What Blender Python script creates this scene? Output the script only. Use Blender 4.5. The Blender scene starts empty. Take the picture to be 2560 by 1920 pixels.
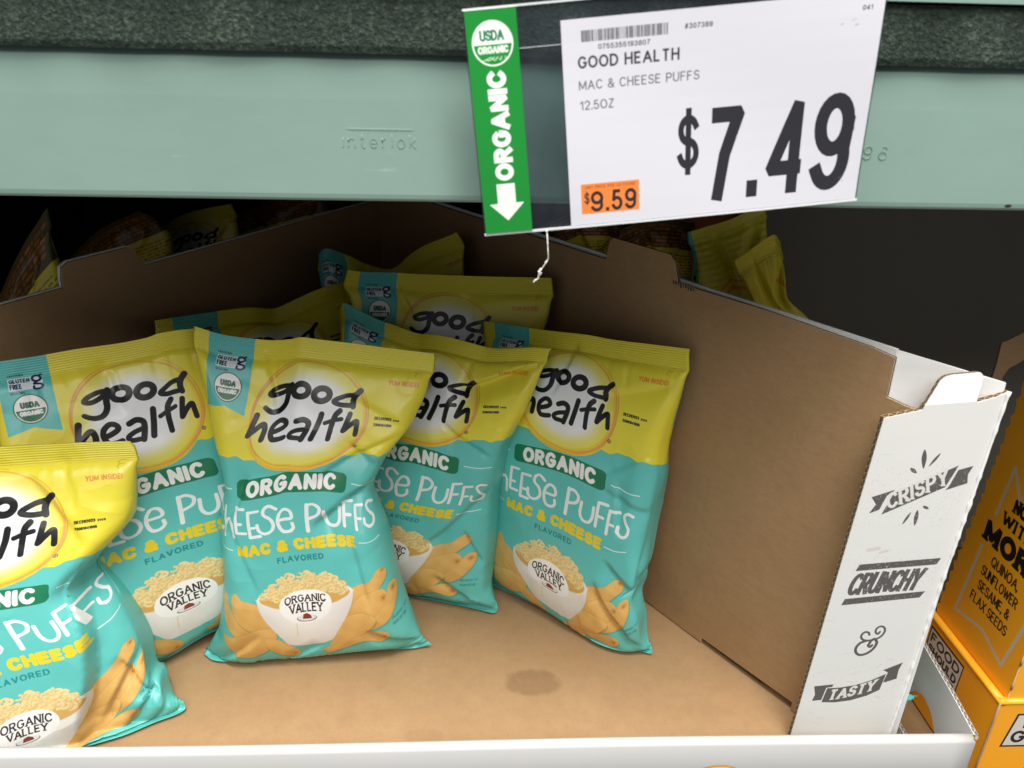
import bpy, bmesh, math, random
import numpy as np
from mathutils import Vector, Matrix
from mathutils.geometry import tessellate_polygon

C = bpy.context.scene.collection; sc = bpy.context.scene
# ------------------------------------------------------------------ camera (metres; shelf carton floor is z = 0, tray front is y = 0)
cam = bpy.data.objects.new('camera', bpy.data.cameras.new('camera')); C.objects.link(cam); sc.camera = cam
_rt = Vector((0.9990, -0.0393, 0.0224)); _dn = Vector((0.0043, -0.4113, -0.9115)); _fw = Vector((0.0450, 0.9107, -0.4107))
_fw.normalize(); _rt = (_rt-_fw*_rt.dot(_fw)).normalized(); _up = -_fw.cross(_rt).normalized() if _fw.cross(_rt).dot(_dn) > 0 else _fw.cross(_rt).normalized()
m = Matrix((_rt, _up, -_fw)).transposed().to_4x4(); m.translation = Vector((0, -.55, .68)); cam.matrix_world = m
cam.data.sensor_width = 36; cam.data.lens = 36*1924/2560; cam.data.clip_start = .02; cam.data.clip_end = 60
cam.data.dof.use_dof = True; cam.data.dof.focus_distance = .86; cam.data.dof.aperture_fstop = 9
# ------------------------------------------------------------------ the store's light: ceiling tubes over the aisle, plain ambient
w = bpy.data.worlds.new('World'); sc.world = w; w.use_nodes = True
w.node_tree.nodes['Background'].inputs[0].default_value = (.97, .99, 1, 1); w.node_tree.nodes['Background'].inputs[1].default_value = .29
def area(name, loc, sx, sy, power, aim, col=(1, .97, .92)):
    l = bpy.data.lights.new(name, 'AREA'); l.shape = 'RECTANGLE'; l.size = sx; l.size_y = sy; l.energy = power; l.color = col
    o = bpy.data.objects.new(name, l); C.objects.link(o); o.location = loc; o.rotation_euler = (Vector(aim)-Vector(loc)).to_track_quat('-Z', 'Y').to_euler(); return o
area('ceiling_light', (-.3, -.62, 3.0), 2.6, .45, 168, (0, -.2, 0))
area('ceiling_light', (.2, -2.3, 3.0), 3.4, 1.8, 86, (0, -.3, .2))
sc.view_settings.view_transform = 'Standard'; sc.view_settings.look = 'None'; sc.view_settings.exposure = 0; sc.view_settings.gamma = 1
sc.cycles.max_bounces = 8; sc.cycles.transparent_max_bounces = 12

# ------------------------------------------------------------------ helpers
def tag(o, label, cat, group=None):
    o['label'] = label; o['category'] = cat
    if group: o['group'] = group
    return o
def thing(name, label, cat, loc=(0, 0, 0), group=None):
    o = bpy.data.objects.new(name, None); C.objects.link(o); o.location = loc; o.empty_display_size = .05; tag(o, label, cat, group); bpy.context.view_layer.update(); return o
def link(name, me, mats, parent=None):
    o = bpy.data.objects.new(name, me); C.objects.link(o)
    for m_ in (mats if isinstance(mats, (list, tuple)) else [mats]): me.materials.append(m_)
    if parent: o.parent = parent; o.matrix_parent_inverse = Matrix.Translation(parent.location).inverted()
    return o
def N_(nt, t, **k):
    n = nt.nodes.new(t)
    for a, b in k.items(): setattr(n, a, b)
    return n
class Mat:
    def __init__(s, name, col=(.5, .5, .5), rough=.5, spec=.5, metal=0, coat=0):
        s.m = bpy.data.materials.new(name); s.m.use_nodes = True; s.t = s.m.node_tree; s.b = s.t.nodes['Principled BSDF']
        s.b.inputs['Base Color'].default_value = (*col, 1); s.b.inputs['Roughness'].default_value = rough; s.b.inputs['Metallic'].default_value = metal
        s.b.inputs['Specular IOR Level'].default_value = spec; s.b.inputs['Coat Weight'].default_value = coat; s.obj = None
    def l(s, a, b): s.t.links.new(a, b)
    def co(s, kind='Object'):
        if not s.obj: s.obj = N_(s.t, 'ShaderNodeTexCoord')
        return s.obj.outputs[kind]
    def noise(s, scale, detail=4, rough=.6, vec=None, st=None):
        n = N_(s.t, 'ShaderNodeTexNoise'); n.inputs['Scale'].default_value = scale; n.inputs['Detail'].default_value = detail; n.inputs['Roughness'].default_value = rough
        v = vec or s.co()
        if st:
            mp = N_(s.t, 'ShaderNodeMapping'); mp.inputs['Scale'].default_value = st; s.l(v, mp.inputs[0]); v = mp.outputs[0]
        s.l(v, n.inputs['Vector']); return n.outputs['Fac']
    def ramp(s, fac, stops):
        r = N_(s.t, 'ShaderNodeValToRGB'); e = r.color_ramp.elements
        while len(e) < len(stops): e.new(.5)
        for k, (p, c) in zip(e, stops): k.position = p; k.color = (*c, 1) if len(c) == 3 else c
        s.l(fac, r.inputs[0]); return r.outputs[0]
    def math(s, op, a, b=None, clamp=False):
        n = N_(s.t, 'ShaderNodeMath', operation=op, use_clamp=clamp)
        for i, v in enumerate((a, b)):
            if v is None: continue
            if isinstance(v, (int, float)): n.inputs[i].default_value = v
            else: s.l(v, n.inputs[i])
        return n.outputs[0]
    def mix(s, fac, a, b, mode='MIX'):
        n = N_(s.t, 'ShaderNodeMix', data_type='RGBA', blend_type=mode)
        for i, v in ((0, fac), (6, a), (7, b)):
            if isinstance(v, (int, float)): n.inputs[i].default_value = v
            elif isinstance(v, tuple): n.inputs[i].default_value = (*v, 1)
            else: s.l(v, n.inputs[i])
        return n.outputs[2]
    def base(s, c): s.l(c, s.b.inputs['Base Color']); return s
    def rough(s, c): s.l(c, s.b.inputs['Roughness']); return s
    def bump(s, h, st=.3, dist=.001):
        n = N_(s.t, 'ShaderNodeBump'); n.inputs['Strength'].default_value = st; n.inputs['Distance'].default_value = dist; s.l(h, n.inputs['Height'])
        if s.b.inputs['Normal'].links: s.l(s.b.inputs['Normal'].links[0].from_socket, n.inputs['Normal'])
        s.l(n.outputs[0], s.b.inputs['Normal']); return s
    def tex(s, im, vec=None):
        n = N_(s.t, 'ShaderNodeTexImage'); n.image = im; n.interpolation = 'Linear'; n.extension = 'EXTEND'; s.l(vec or s.co('UV'), n.inputs[0]); return n.outputs[0]
def kraft(name, a, b, stain=None):
    K = Mat(name, a, .78, .25)
    n1 = K.noise(9, 5, .6); n2 = K.noise(60, 6, .7, st=(1, 1, 3)); n3 = K.noise(420, 3, .6)
    c = K.mix(K.math('MULTIPLY', n1, 1.0), tuple(x*.86 for x in a), b); c = K.mix(K.math('MULTIPLY', K.math('SUBTRACT', n2, .42, True), 1.1, True), c, tuple(x*.72 for x in a))
    c = K.mix(K.math('MULTIPLY', K.math('SUBTRACT', n3, .55, True), 1.6, True), c, tuple(x*.6 for x in a))
    if stain:
        ge = N_(K.t, 'ShaderNodeNewGeometry')
        for (x, y, rx, ry, k) in stain:
            sp = N_(K.t, 'ShaderNodeSeparateXYZ'); K.l(ge.outputs['Position'], sp.inputs[0]); nn = K.noise(45, 3)
            dx = K.math('DIVIDE', K.math('SUBTRACT', sp.outputs[0], x), rx); dy = K.math('DIVIDE', K.math('SUBTRACT', sp.outputs[1], y), ry)
            d = K.math('ADD', K.math('ADD', K.math('MULTIPLY', dx, dx), K.math('MULTIPLY', dy, dy)), K.math('MULTIPLY', K.math('SUBTRACT', nn, .5), 1.3))
            f = N_(K.t, 'ShaderNodeMapRange'); f.interpolation_type = 'SMOOTHSTEP'; K.l(d, f.inputs[0]); f.inputs[1].default_value = .6; f.inputs[2].default_value = 1.25; f.inputs[3].default_value = k; f.inputs[4].default_value = 0
            c = K.mix(f.outputs[0], c, (a[0]*.33, a[1]*.27, a[2]*.25))
    sc1 = K.noise(26, 5, .75, st=(1, 1, 16)); c = K.mix(K.math('MULTIPLY', K.math('SUBTRACT', sc1, .60, True), 2.2, True), c, tuple(min(1, x*1.3) for x in a))
    fib = K.noise(900, 2, .5, st=(1, .12, 1)); c = K.mix(K.math('MULTIPLY', K.math('SUBTRACT', fib, .56, True), 1.5, True), c, tuple(x*.66 for x in a))
    K.base(c); K.bump(K.noise(600, 3), .25, .0004); K.bump(K.noise(22, 3), .3, .003)
    wv = N_(K.t, 'ShaderNodeTexWave'); wv.inputs['Scale'].default_value = 22; wv.inputs['Distortion'].default_value = .6; wv.bands_direction = 'X'; K.l(K.co('UV'), wv.inputs[0]); K.bump(wv.outputs['Fac'], .10, .0005)
    return K.m
def board_edge(name, kraftc, liner):
    """cut edge of corrugated board: uv.x runs along the edge in metres, uv.y across the thickness 0..1"""
    K = Mat(name, kraftc, .85, .2); uv = K.co('UV'); sp = N_(K.t, 'ShaderNodeSeparateXYZ'); K.l(uv, sp.inputs[0])
    wv = K.math('MULTIPLY', K.math('SINE', K.math('MULTIPLY', sp.outputs[0], 2*math.pi/.0072)), .3)
    d = K.math('ABSOLUTE', K.math('SUBTRACT', K.math('SUBTRACT', sp.outputs[1], .5), wv)); e = K.math('ABSOLUTE', K.math('SUBTRACT', sp.outputs[1], .5))
    hole = K.math('MULTIPLY', K.math('GREATER_THAN', d, .13), K.math('LESS_THAN', e, .4)); wl = K.math('GREATER_THAN', sp.outputs[1], .84)
    c = K.mix(hole, K.mix(K.noise(300, 3), kraftc, tuple(x*.6 for x in kraftc)), tuple(x*.22 for x in kraftc)); c = K.mix(wl, c, liner)
    K.base(c); K.bump(K.noise(500, 3), .5, .0006); return K.m
def panel(name, outer, o, ex, ey, th, mats, parent, holes=(), uvs=1.0, uvo=(0, 0)):
    """board cut to an outline (metres in the ex/ey plane); thickness goes against the normal ex x ey; mats = front, back, edge"""
    o, ex, ey = Vector(o), Vector(ex).normalized(), Vector(ey); ey = (ey-ex*ey.dot(ex)).normalized(); n = ex.cross(ey)
    loops = [list(outer)]+[list(h) for h in holes]; flat = [p for L in loops for p in L]
    tri = tessellate_polygon([[Vector((p[0], p[1], 0)) for p in L] for L in loops]); k = len(flat)
    V = [o+ex*p[0]+ey*p[1] for p in flat]+[o+ex*p[0]+ey*p[1]-n*th for p in flat]; F, Mi, U = [], [], []
    for a, b, c_ in tri:
        A, B_, C_ = flat[a], flat[b], flat[c_]; cr = (B_[0]-A[0])*(C_[1]-A[1])-(C_[0]-A[0])*(B_[1]-A[1])
        if abs(cr) < 1e-12: continue
        if cr < 0: b, c_ = c_, b
        F.append((a, b, c_)); Mi.append(0); U.append([flat[a], flat[b], flat[c_]]); F.append((a+k, c_+k, b+k)); Mi.append(1); U.append([flat[a], flat[c_], flat[b]])
    base = 0
    for L in loops:
        ar = sum(L[i][0]*L[(i+1) % len(L)][1]-L[(i+1) % len(L)][0]*L[i][1] for i in range(len(L))); d = 0
        for i in range(len(L)):
            a, b = base+i, base+(i+1) % len(L); s = math.hypot(flat[a][0]-flat[b][0], flat[a][1]-flat[b][1])
            f = (a, a+k, b+k, b); u = [(d, 1), (d, 0), (d+s, 0), (d+s, 1)]
            if (ar < 0) != (L is not loops[0]): f = f[::-1]; u = u[::-1]
            if L is not loops[0] and ar < 0: pass
            F.append(f); Mi.append(2); U.append(u); d += s
        base += len(L)
    me = bpy.data.meshes.new(name); me.from_pydata(V, [], F); me.polygons.foreach_set('material_index', Mi); ul = me.uv_layers.new(name='uv').data; i = 0
    for f, u, mi in zip(F, U, Mi):
        for q in u: ul[i].uv = ((q[0]-uvo[0])*uvs if mi != 2 else q[0], (q[1]-uvo[1])*uvs if mi != 2 else q[1]); i += 1
    me.update(); return link(name, me, mats, parent)
def rnd(pts, r, n=5, skip=()):
    """round the corners of an outline"""
    out = []; k = len(pts)
    for i, p in enumerate(pts):
        p = Vector(p); a = Vector(pts[i-1]); b = Vector(pts[(i+1) % k]); ra = r if not isinstance(r, dict) else r.get(i, 0)
        if ra == 0 or i in skip: out.append((p.x, p.y)); continue
        q = min(ra, (a-p).length*.45, (b-p).length*.45); s = p+(a-p).normalized()*q; e = p+(b-p).normalized()*q
        for j in range(n+1):
            t = j/n; v = s*(1-t)**2+p*2*t*(1-t)+e*t*t; out.append((v.x, v.y))
    return out
def loft(name, rows, mats, parent=None, closed=True, caps=True, smooth_=False, mi=None):
    """extrude a list of equally long point rows"""
    k = len(rows[0]); V = [v for r in rows for v in r]; F = []
    for i in range(len(rows)-1):
        for j in range(k if closed else k-1): a = i*k+j; b = i*k+(j+1) % k; F.append((a, b, b+k, a+k))
    if caps: F.append(tuple(range(k))[::-1]); F.append(tuple((len(rows)-1)*k+j for j in range(k)))
    me = bpy.data.meshes.new(name); me.from_pydata([tuple(v) for v in V], [], F); bm = bmesh.new(); bm.from_mesh(me); bmesh.ops.recalc_face_normals(bm, faces=bm.faces); bm.to_mesh(me); bm.free()
    if smooth_: me.polygons.foreach_set('use_smooth', [True]*len(me.polygons))
    if mi: me.polygons.foreach_set('material_index', [mi(p.center) for p in me.polygons])
    return link(name, me, mats, parent)
def box(name, lo, hi, mat, parent=None, bev=0):
    bm = bmesh.new(); bmesh.ops.create_cube(bm, size=1)
    for v in bm.verts: v.co = Vector([(lo[i]+hi[i])/2+v.co[i]*(hi[i]-lo[i]) for i in range(3)])
    if bev: bmesh.ops.bevel(bm, geom=bm.edges[:], offset=bev, segments=2, affect='EDGES', profile=.6)
    me = bpy.data.meshes.new(name); bm.to_mesh(me); bm.free(); return link(name, me, mat, parent)
def tube(name, pts, r, mat, parent=None, n=7, rs=None):
    P = [Vector(p) for p in pts]; rows = []
    for i, p in enumerate(P):
        d = (P[min(i+1, len(P)-1)]-P[max(i-1, 0)]).normalized(); a = d.orthogonal().normalized() if i == 0 else (a_-d*a_.dot(d)).normalized(); a_ = a; b = d.cross(a); q = rs[i] if rs else r
        rows.append([p+(a*math.cos(2*math.pi*j/n)+b*math.sin(2*math.pi*j/n))*q for j in range(n)])
    return loft(name, rows, mat, parent, smooth_=True)
# ------------------------------------------------------------------ flat print: a small polygon painter
class Canvas:
    def __init__(s, w, h, scale, bg):
        s.w, s.h, s.k = int(round(w*scale)), int(round(h*scale)), scale
        s.a = np.empty((s.h, s.w, 3), np.float32); s.a[:] = np.array(bg, np.float32)/255
    def cover(s, polys, ss=3):
        """coverage (0..1) of the non-zero union of polygons given in canvas units, y down"""
        P = []
        for p in polys:
            p = np.asarray(p, float)*s.k
            if len(p) < 3: continue
            A = np.sum(p[:, 0]*np.roll(p[:, 1], -1)-np.roll(p[:, 0], -1)*p[:, 1])
            P.append(p if A > 0 else p[::-1])
        if not P: return None
        al = np.concatenate(P)
        x0, y0 = np.floor(al.min(0)).astype(int)-1; x1, y1 = np.ceil(al.max(0)).astype(int)+2
        x0, y0 = max(x0, 0), max(y0, 0); x1, y1 = min(x1, s.w), min(y1, s.h)
        if x1 <= x0 or y1 <= y0: return None
        a = np.concatenate(P); b = np.concatenate([np.roll(p, -1, 0) for p in P])
        ax, ay = (a[:, 0]-x0)*ss, (a[:, 1]-y0)*ss; bx, by = (b[:, 0]-x0)*ss, (b[:, 1]-y0)*ss
        H, W = (y1-y0)*ss, (x1-x0)*ss
        lo, hi = np.minimum(ay, by), np.maximum(ay, by)
        r0 = np.clip(np.ceil(lo-.5), 0, H).astype(int); r1 = np.clip(np.ceil(hi-.5), 0, H).astype(int)
        n = np.maximum(r1-r0, 0); idx = np.repeat(np.arange(len(n)), n)
        if not len(idx): return None
        rows = np.arange(len(idx))-np.repeat(np.cumsum(n)-n, n)+r0[idx]
        t = (rows+.5-ay[idx])/(by[idx]-ay[idx]); X = ax[idx]+t*(bx[idx]-ax[idx])
        cols = np.clip(np.ceil(X-.5), 0, W).astype(int)
        acc = np.zeros((H, W+1), np.int32)
        np.add.at(acc, (rows, cols), np.where(by[idx] > ay[idx], 1, -1))
        m = (np.cumsum(acc, 1)[:, :W] != 0).astype(np.float32)
        return m.reshape(y1-y0, ss, x1-x0, ss).mean((1, 3)), x0, y0
    def fill(s, polys, col, alpha=1.0):
        c = s.cover(polys)
        if c is None: return
        m, x0, y0 = c; h, w = m.shape; sub = s.a[y0:y0+h, x0:x0+w]
        if callable(col):
            yy, xx = np.mgrid[y0:y0+h, x0:x0+w]; rgb, al = col((xx+.5)/s.k, (yy+.5)/s.k); rgb = rgb/255
            m = m*al
        else: rgb = np.array(col, np.float32)/255
        m = (m*alpha)[..., None]; sub[:] = sub*(1-m)+rgb*m
    def image(s, name):
        im = bpy.data.images.new(name, s.w, s.h)
        px = np.ones((s.h, s.w, 4), np.float32); px[..., :3] = np.clip(s.a[::-1], 0, 1)
        im.pixels.foreach_set(px.ravel()); im.update(); im.pack(); return im
def ell(cx, cy, rx, ry, n=48, a0=0, a1=360, rot=0):
    a = np.radians(np.linspace(a0, a1, n, endpoint=(a1-a0) != 360)); x, y = rx*np.cos(a), ry*np.sin(a)
    c, q = math.cos(math.radians(rot)), math.sin(math.radians(rot))
    return np.stack([cx+x*c-y*q, cy+x*q+y*c], 1)
def smooth(pts, n=8):
    p = np.asarray(pts, float)
    if len(p) < 3: return p
    q = np.vstack([2*p[0]-p[1], p, 2*p[-1]-p[-2]]); out = []
    for i in range(len(p)-1):
        a, b, c, d = q[i:i+4]
        for t in np.linspace(0, 1, n, endpoint=False):
            out.append(.5*((2*b)+(c-a)*t+(2*a-5*b+4*c-d)*t*t+(-a+3*b-3*c+d)*t**3))
    return np.array(out+[p[-1]])
def blob(pts, n=8):
    p = np.asarray(pts, float); q = np.vstack([p[-1:], p, p[:2]]); out = []
    for i in range(len(p)):
        a, b, c, d = q[i:i+4]
        for t in np.linspace(0, 1, n, endpoint=False):
            out.append(.5*((2*b)+(c-a)*t+(2*a-5*b+4*c-d)*t*t+(-a+3*b-3*c+d)*t**3))
    return np.array(out)
def stroke(pts, w, cap='round', w2=None):
    """polygons of a line of width w (tapering to w2)"""
    p = np.asarray(pts, float); n = len(p); ws = np.linspace(w, w2 if w2 is not None else w, n)/2
    P = []
    for i in range(n-1):
        d = p[i+1]-p[i]; L = np.hypot(*d)
        if L < 1e-9: continue
        d /= L; nn = np.array([-d[1], d[0]])
        P.append([p[i]+nn*ws[i], p[i+1]+nn*ws[i+1], p[i+1]-nn*ws[i+1], p[i]-nn*ws[i]])
    for i in range(n):
        if cap == 'round': P.append(ell(p[i][0], p[i][1], ws[i], ws[i], 12)); continue
        if 0 < i < n-1:
            a, b = p[i]-p[i-1], p[i+1]-p[i]; la, lb = np.hypot(*a), np.hypot(*b)
            if la < 1e-9 or lb < 1e-9: continue
            a, b = a/la, b/lb; cr = a[0]*b[1]-a[1]*b[0]; dt = a@b; sg = -1 if cr > 0 else 1
            na, nb = np.array([-a[1], a[0]])*ws[i]*sg, np.array([-b[1], b[0]])*ws[i]*sg
            tn = abs(cr)/(1+dt+1e-9)
            if tn < 1.35: mt = p[i]+na+a*ws[i]*tn; P.append([p[i], p[i]+na, mt, p[i]+nb])
            else: P.append([p[i], p[i]+na, p[i]+na+a*ws[i]*.35, p[i]+nb-b*ws[i]*.35, p[i]+nb])
    return P
# stroke alphabet: width, then strokes; 'a' = arc (cx,cy,rx,ry,from,to), otherwise corner points; y up, cap height 1
def A_(cx, cy, rx, ry, a0, a1, n=18): return [(cx+rx*math.cos(math.radians(a)), cy+ry*math.sin(math.radians(a))) for a in np.linspace(a0, a1, n)]
GL = {
 'A': (.74, [[(0, 0), (.37, 1), (.74, 0)], [(.13, .33), (.61, .33)]]),
 'B': (.6, [[(0, 0), (0, 1), (.33, 1)]+A_(.33, .77, .23, .23, 90, -90)+[(0, .54)], [(.33, .54)]+A_(.35, .27, .25, .27, 90, -90)+[(0, 0)]]),
 'C': (.66, [A_(.36, .5, .36, .5, 42, 318, 30)]),
 'D': (.66, [[(0, 0), (0, 1), (.26, 1)]+A_(.26, .5, .4, .5, 90, -90)+[(0, 0)]]),
 'E': (.54, [[(.54, 1), (0, 1), (0, 0), (.54, 0)], [(0, .52), (.48, .52)]]),
 'F': (.52, [[(.52, 1), (0, 1), (0, 0)], [(0, .52), (.44, .52)]]),
 'G': (.7, [A_(.36, .5, .36, .5, 45, 335, 30)+[(.7, .46), (.42, .46)]]),
 'H': (.62, [[(0, 0), (0, 1)], [(.62, 0), (.62, 1)], [(0, .52), (.62, .52)]]),
 'I': (.0, [[(0, 0), (0, 1)]]),
 'J': (.42, [[(.42, 1), (.42, .25)]+A_(.21, .24, .21, .24, 0, -170)]),
 'K': (.6, [[(0, 0), (0, 1)], [(.56, 1), (0, .38)], [(.2, .58), (.6, 0)]]),
 'L': (.5, [[(0, 1), (0, 0), (.5, 0)]]),
 'M': (.8, [[(0, 0), (0, 1), (.4, .12), (.8, 1), (.8, 0)]]),
 'N': (.62, [[(0, 0), (0, 1), (.62, 0), (.62, 1)]]),
 'O': (.76, [A_(.38, .5, .38, .5, 0, 360, 36)]),
 'P': (.56, [[(0, 0), (0, 1), (.3, 1)]+A_(.3, .73, .27, .27, 90, -90)+[(0, .46)]]),
 'Q': (.76, [A_(.38, .5, .38, .5, 0, 360, 36), [(.46, .24), (.74, -.06)]]),
 'R': (.6, [[(0, 0), (0, 1), (.3, 1)]+A_(.3, .74, .27, .26, 90, -90)+[(0, .48)], [(.28, .48), (.6, 0)]]),
 'S': (.58, [A_(.3, .75, .26, .25, 25, 270, 20)+A_(.29, .26, .29, .26, 85, -160, 20)]),
 'T': (.62, [[(0, 1), (.62, 1)], [(.31, 1), (.31, 0)]]),
 'U': (.62, [[(0, 1), (0, .31)]+A_(.31, .31, .31, .31, 180, 360)+[(.62, 1)]]),
 'V': (.7, [[(0, 1), (.35, 0), (.7, 1)]]),
 'W': (.98, [[(0, 1), (.25, 0), (.49, .9), (.73, 0), (.98, 1)]]),
 'X': (.64, [[(0, 0), (.64, 1)], [(0, 1), (.64, 0)]]),
 'Y': (.66, [[(0, 1), (.33, .46), (.66, 1)], [(.33, .46), (.33, 0)]]),
 'Z': (.6, [[(.02, 1), (.58, 1), (0, 0), (.6, 0)]]),
 '0': (.56, [A_(.28, .5, .28, .5, 0, 360, 36)]),
 '1': (.3, [[(0, .78), (.12, .82), (.26, 1), (.26, 0)]]),
 '2': (.56, [A_(.28, .72, .27, .28, 165, -25, 16)+[(.02, 0), (.56, 0)]]),
 '3': (.56, [A_(.27, .76, .24, .24, 155, -85, 16)+A_(.27, .26, .28, .26, 80, -155, 18)]),
 '4': (.6, [[(.6, .24), (0, .24), (.44, 1), (.44, 0)]]),
 '5': (.56, [[(.5, 1), (.1, 1), (.04, .5)]+A_(.27, .31, .28, .31, 125, -155, 20)]),
 '6': (.56, [A_(.3, .72, .26, .28, 30, 120, 8)+[(.02, .4)]+A_(.28, .29, .27, .29, 170, -190, 26)]),
 '7': (.56, [[(0, 1), (.56, 1), (.3, .5), (.18, 0)]]),
 '8': (.56, [A_(.28, .76, .23, .24, 0, 360, 26), A_(.28, .27, .28, .27, 0, 360, 26)]),
 '9': (.56, [A_(.28, .71, .27, .29, 0, 360, 26), [(.55, .71), (.54, .55)]+A_(.26, .3, .28, .3, 20, -150, 16)]),
 '$': (.54, [A_(.28, .74, .25, .24, 25, 270, 20)+A_(.27, .26, .27, .25, 85, -160, 20), [(.275, 1.12), (.275, -.12)]]),
 '#': (.6, [[(.1, 0), (.24, 1)], [(.36, 0), (.5, 1)], [(0, .34), (.56, .34)], [(.04, .68), (.6, .68)]]),
 '.': (.0, [[(0, .0), (0, .07)]]), ',': (.0, [[(0, .06), (-.05, -.16)]]), '!': (.0, [[(0, 1), (0, .32)], [(0, .0), (0, .06)]]),
 '&': (.68, [[(.66, 0), (.16, .66)]+A_(.3, .8, .17, .2, 200, -40, 16)+[(.1, .4)]+A_(.26, .24, .26, .24, 140, 330, 16)+[(.66, .44)]]),
 '(': (.2, [A_(.42, .45, .4, .62, 130, 230, 10)]), ')': (.2, [A_(-.2, .45, .4, .62, 50, -50, 10)]),
 "'": (.0, [[(0, 1), (0, .75)]]), ':': (.0, [[(0, .08), (0, .14)], [(0, .6), (0, .66)]]), '-': (.3, [[(0, .45), (.3, .45)]]),
 ' ': (.3, []),
}
def text(s, x, y, w, h, th, cap='butt', ital=0, rot=0, warp=None, gap=None, serif=0, flare=0):
    """polygons of s fitted into width w with cap height h; (x, y) = left end of the baseline, y down; th = line width"""
    g = gap if gap is not None else .2
    adv = 0; items = []
    for ch in s:
        gw, st = GL[ch]; items.append((adv, st)); adv += gw+(g+th/h*.75 if ch != ' ' else g)
    tot = adv-(g+th/h*.75); hh = h-th; kx = (w-th)/max(tot, 1e-6); P = []
    c, q = math.cos(math.radians(rot)), math.sin(math.radians(rot))
    def put(pts):
        X = x+th/2+pts[:, 0]*kx+ital*pts[:, 1]*hh; Y = y-th/2-pts[:, 1]*hh
        p = np.stack([x+(X-x)*c+(Y-y)*q, y-(X-x)*q+(Y-y)*c], 1)
        return p
    for ax, st in items:
        for k in st:
            p = np.array(k, float).reshape(-1, 2); p[:, 0] += ax; p = put(p)
            if cap == 'butt' and len(p) > 1:     # square ends reach the outline
                for a, b in ((0, 1), (-1, -2)):
                    d = p[a]-p[b]; L = np.hypot(*d)
                    if L > 0 and abs(d[1]) > .3*L: p[a] = p[a]+d/L*th/2
            if len(p) > 1: P += [np.array(z) for z in stroke(p, th, cap)]
            if serif:
                for e in (0, -1):
                    r = np.array(k[e], float)
                    o = np.array(k[1 if e == 0 else -2], float)
                    if abs(r[1]-o[1]) > .25*abs(r[0]-o[0]) and (r[1] > .9 or r[1] < .1):
                        m = put(np.array([[r[0]+ax, r[1]]]))[0]; m[1] += (th*.25 if r[1] < .1 else -th*.25)
                        P += [np.array(z) for z in stroke([m-[th*serif, 0], m+[th*serif, 0]], th*.5, 'butt')]
    if warp: P = [warp(np.array(p)) for p in P]
    return P
TEAL = (98, 194, 187); YEL = (234, 220, 64); WHT = (244, 243, 240); INK = (22, 22, 24); DGRN = (30, 122, 84); ORG = (226, 140, 62)
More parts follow.
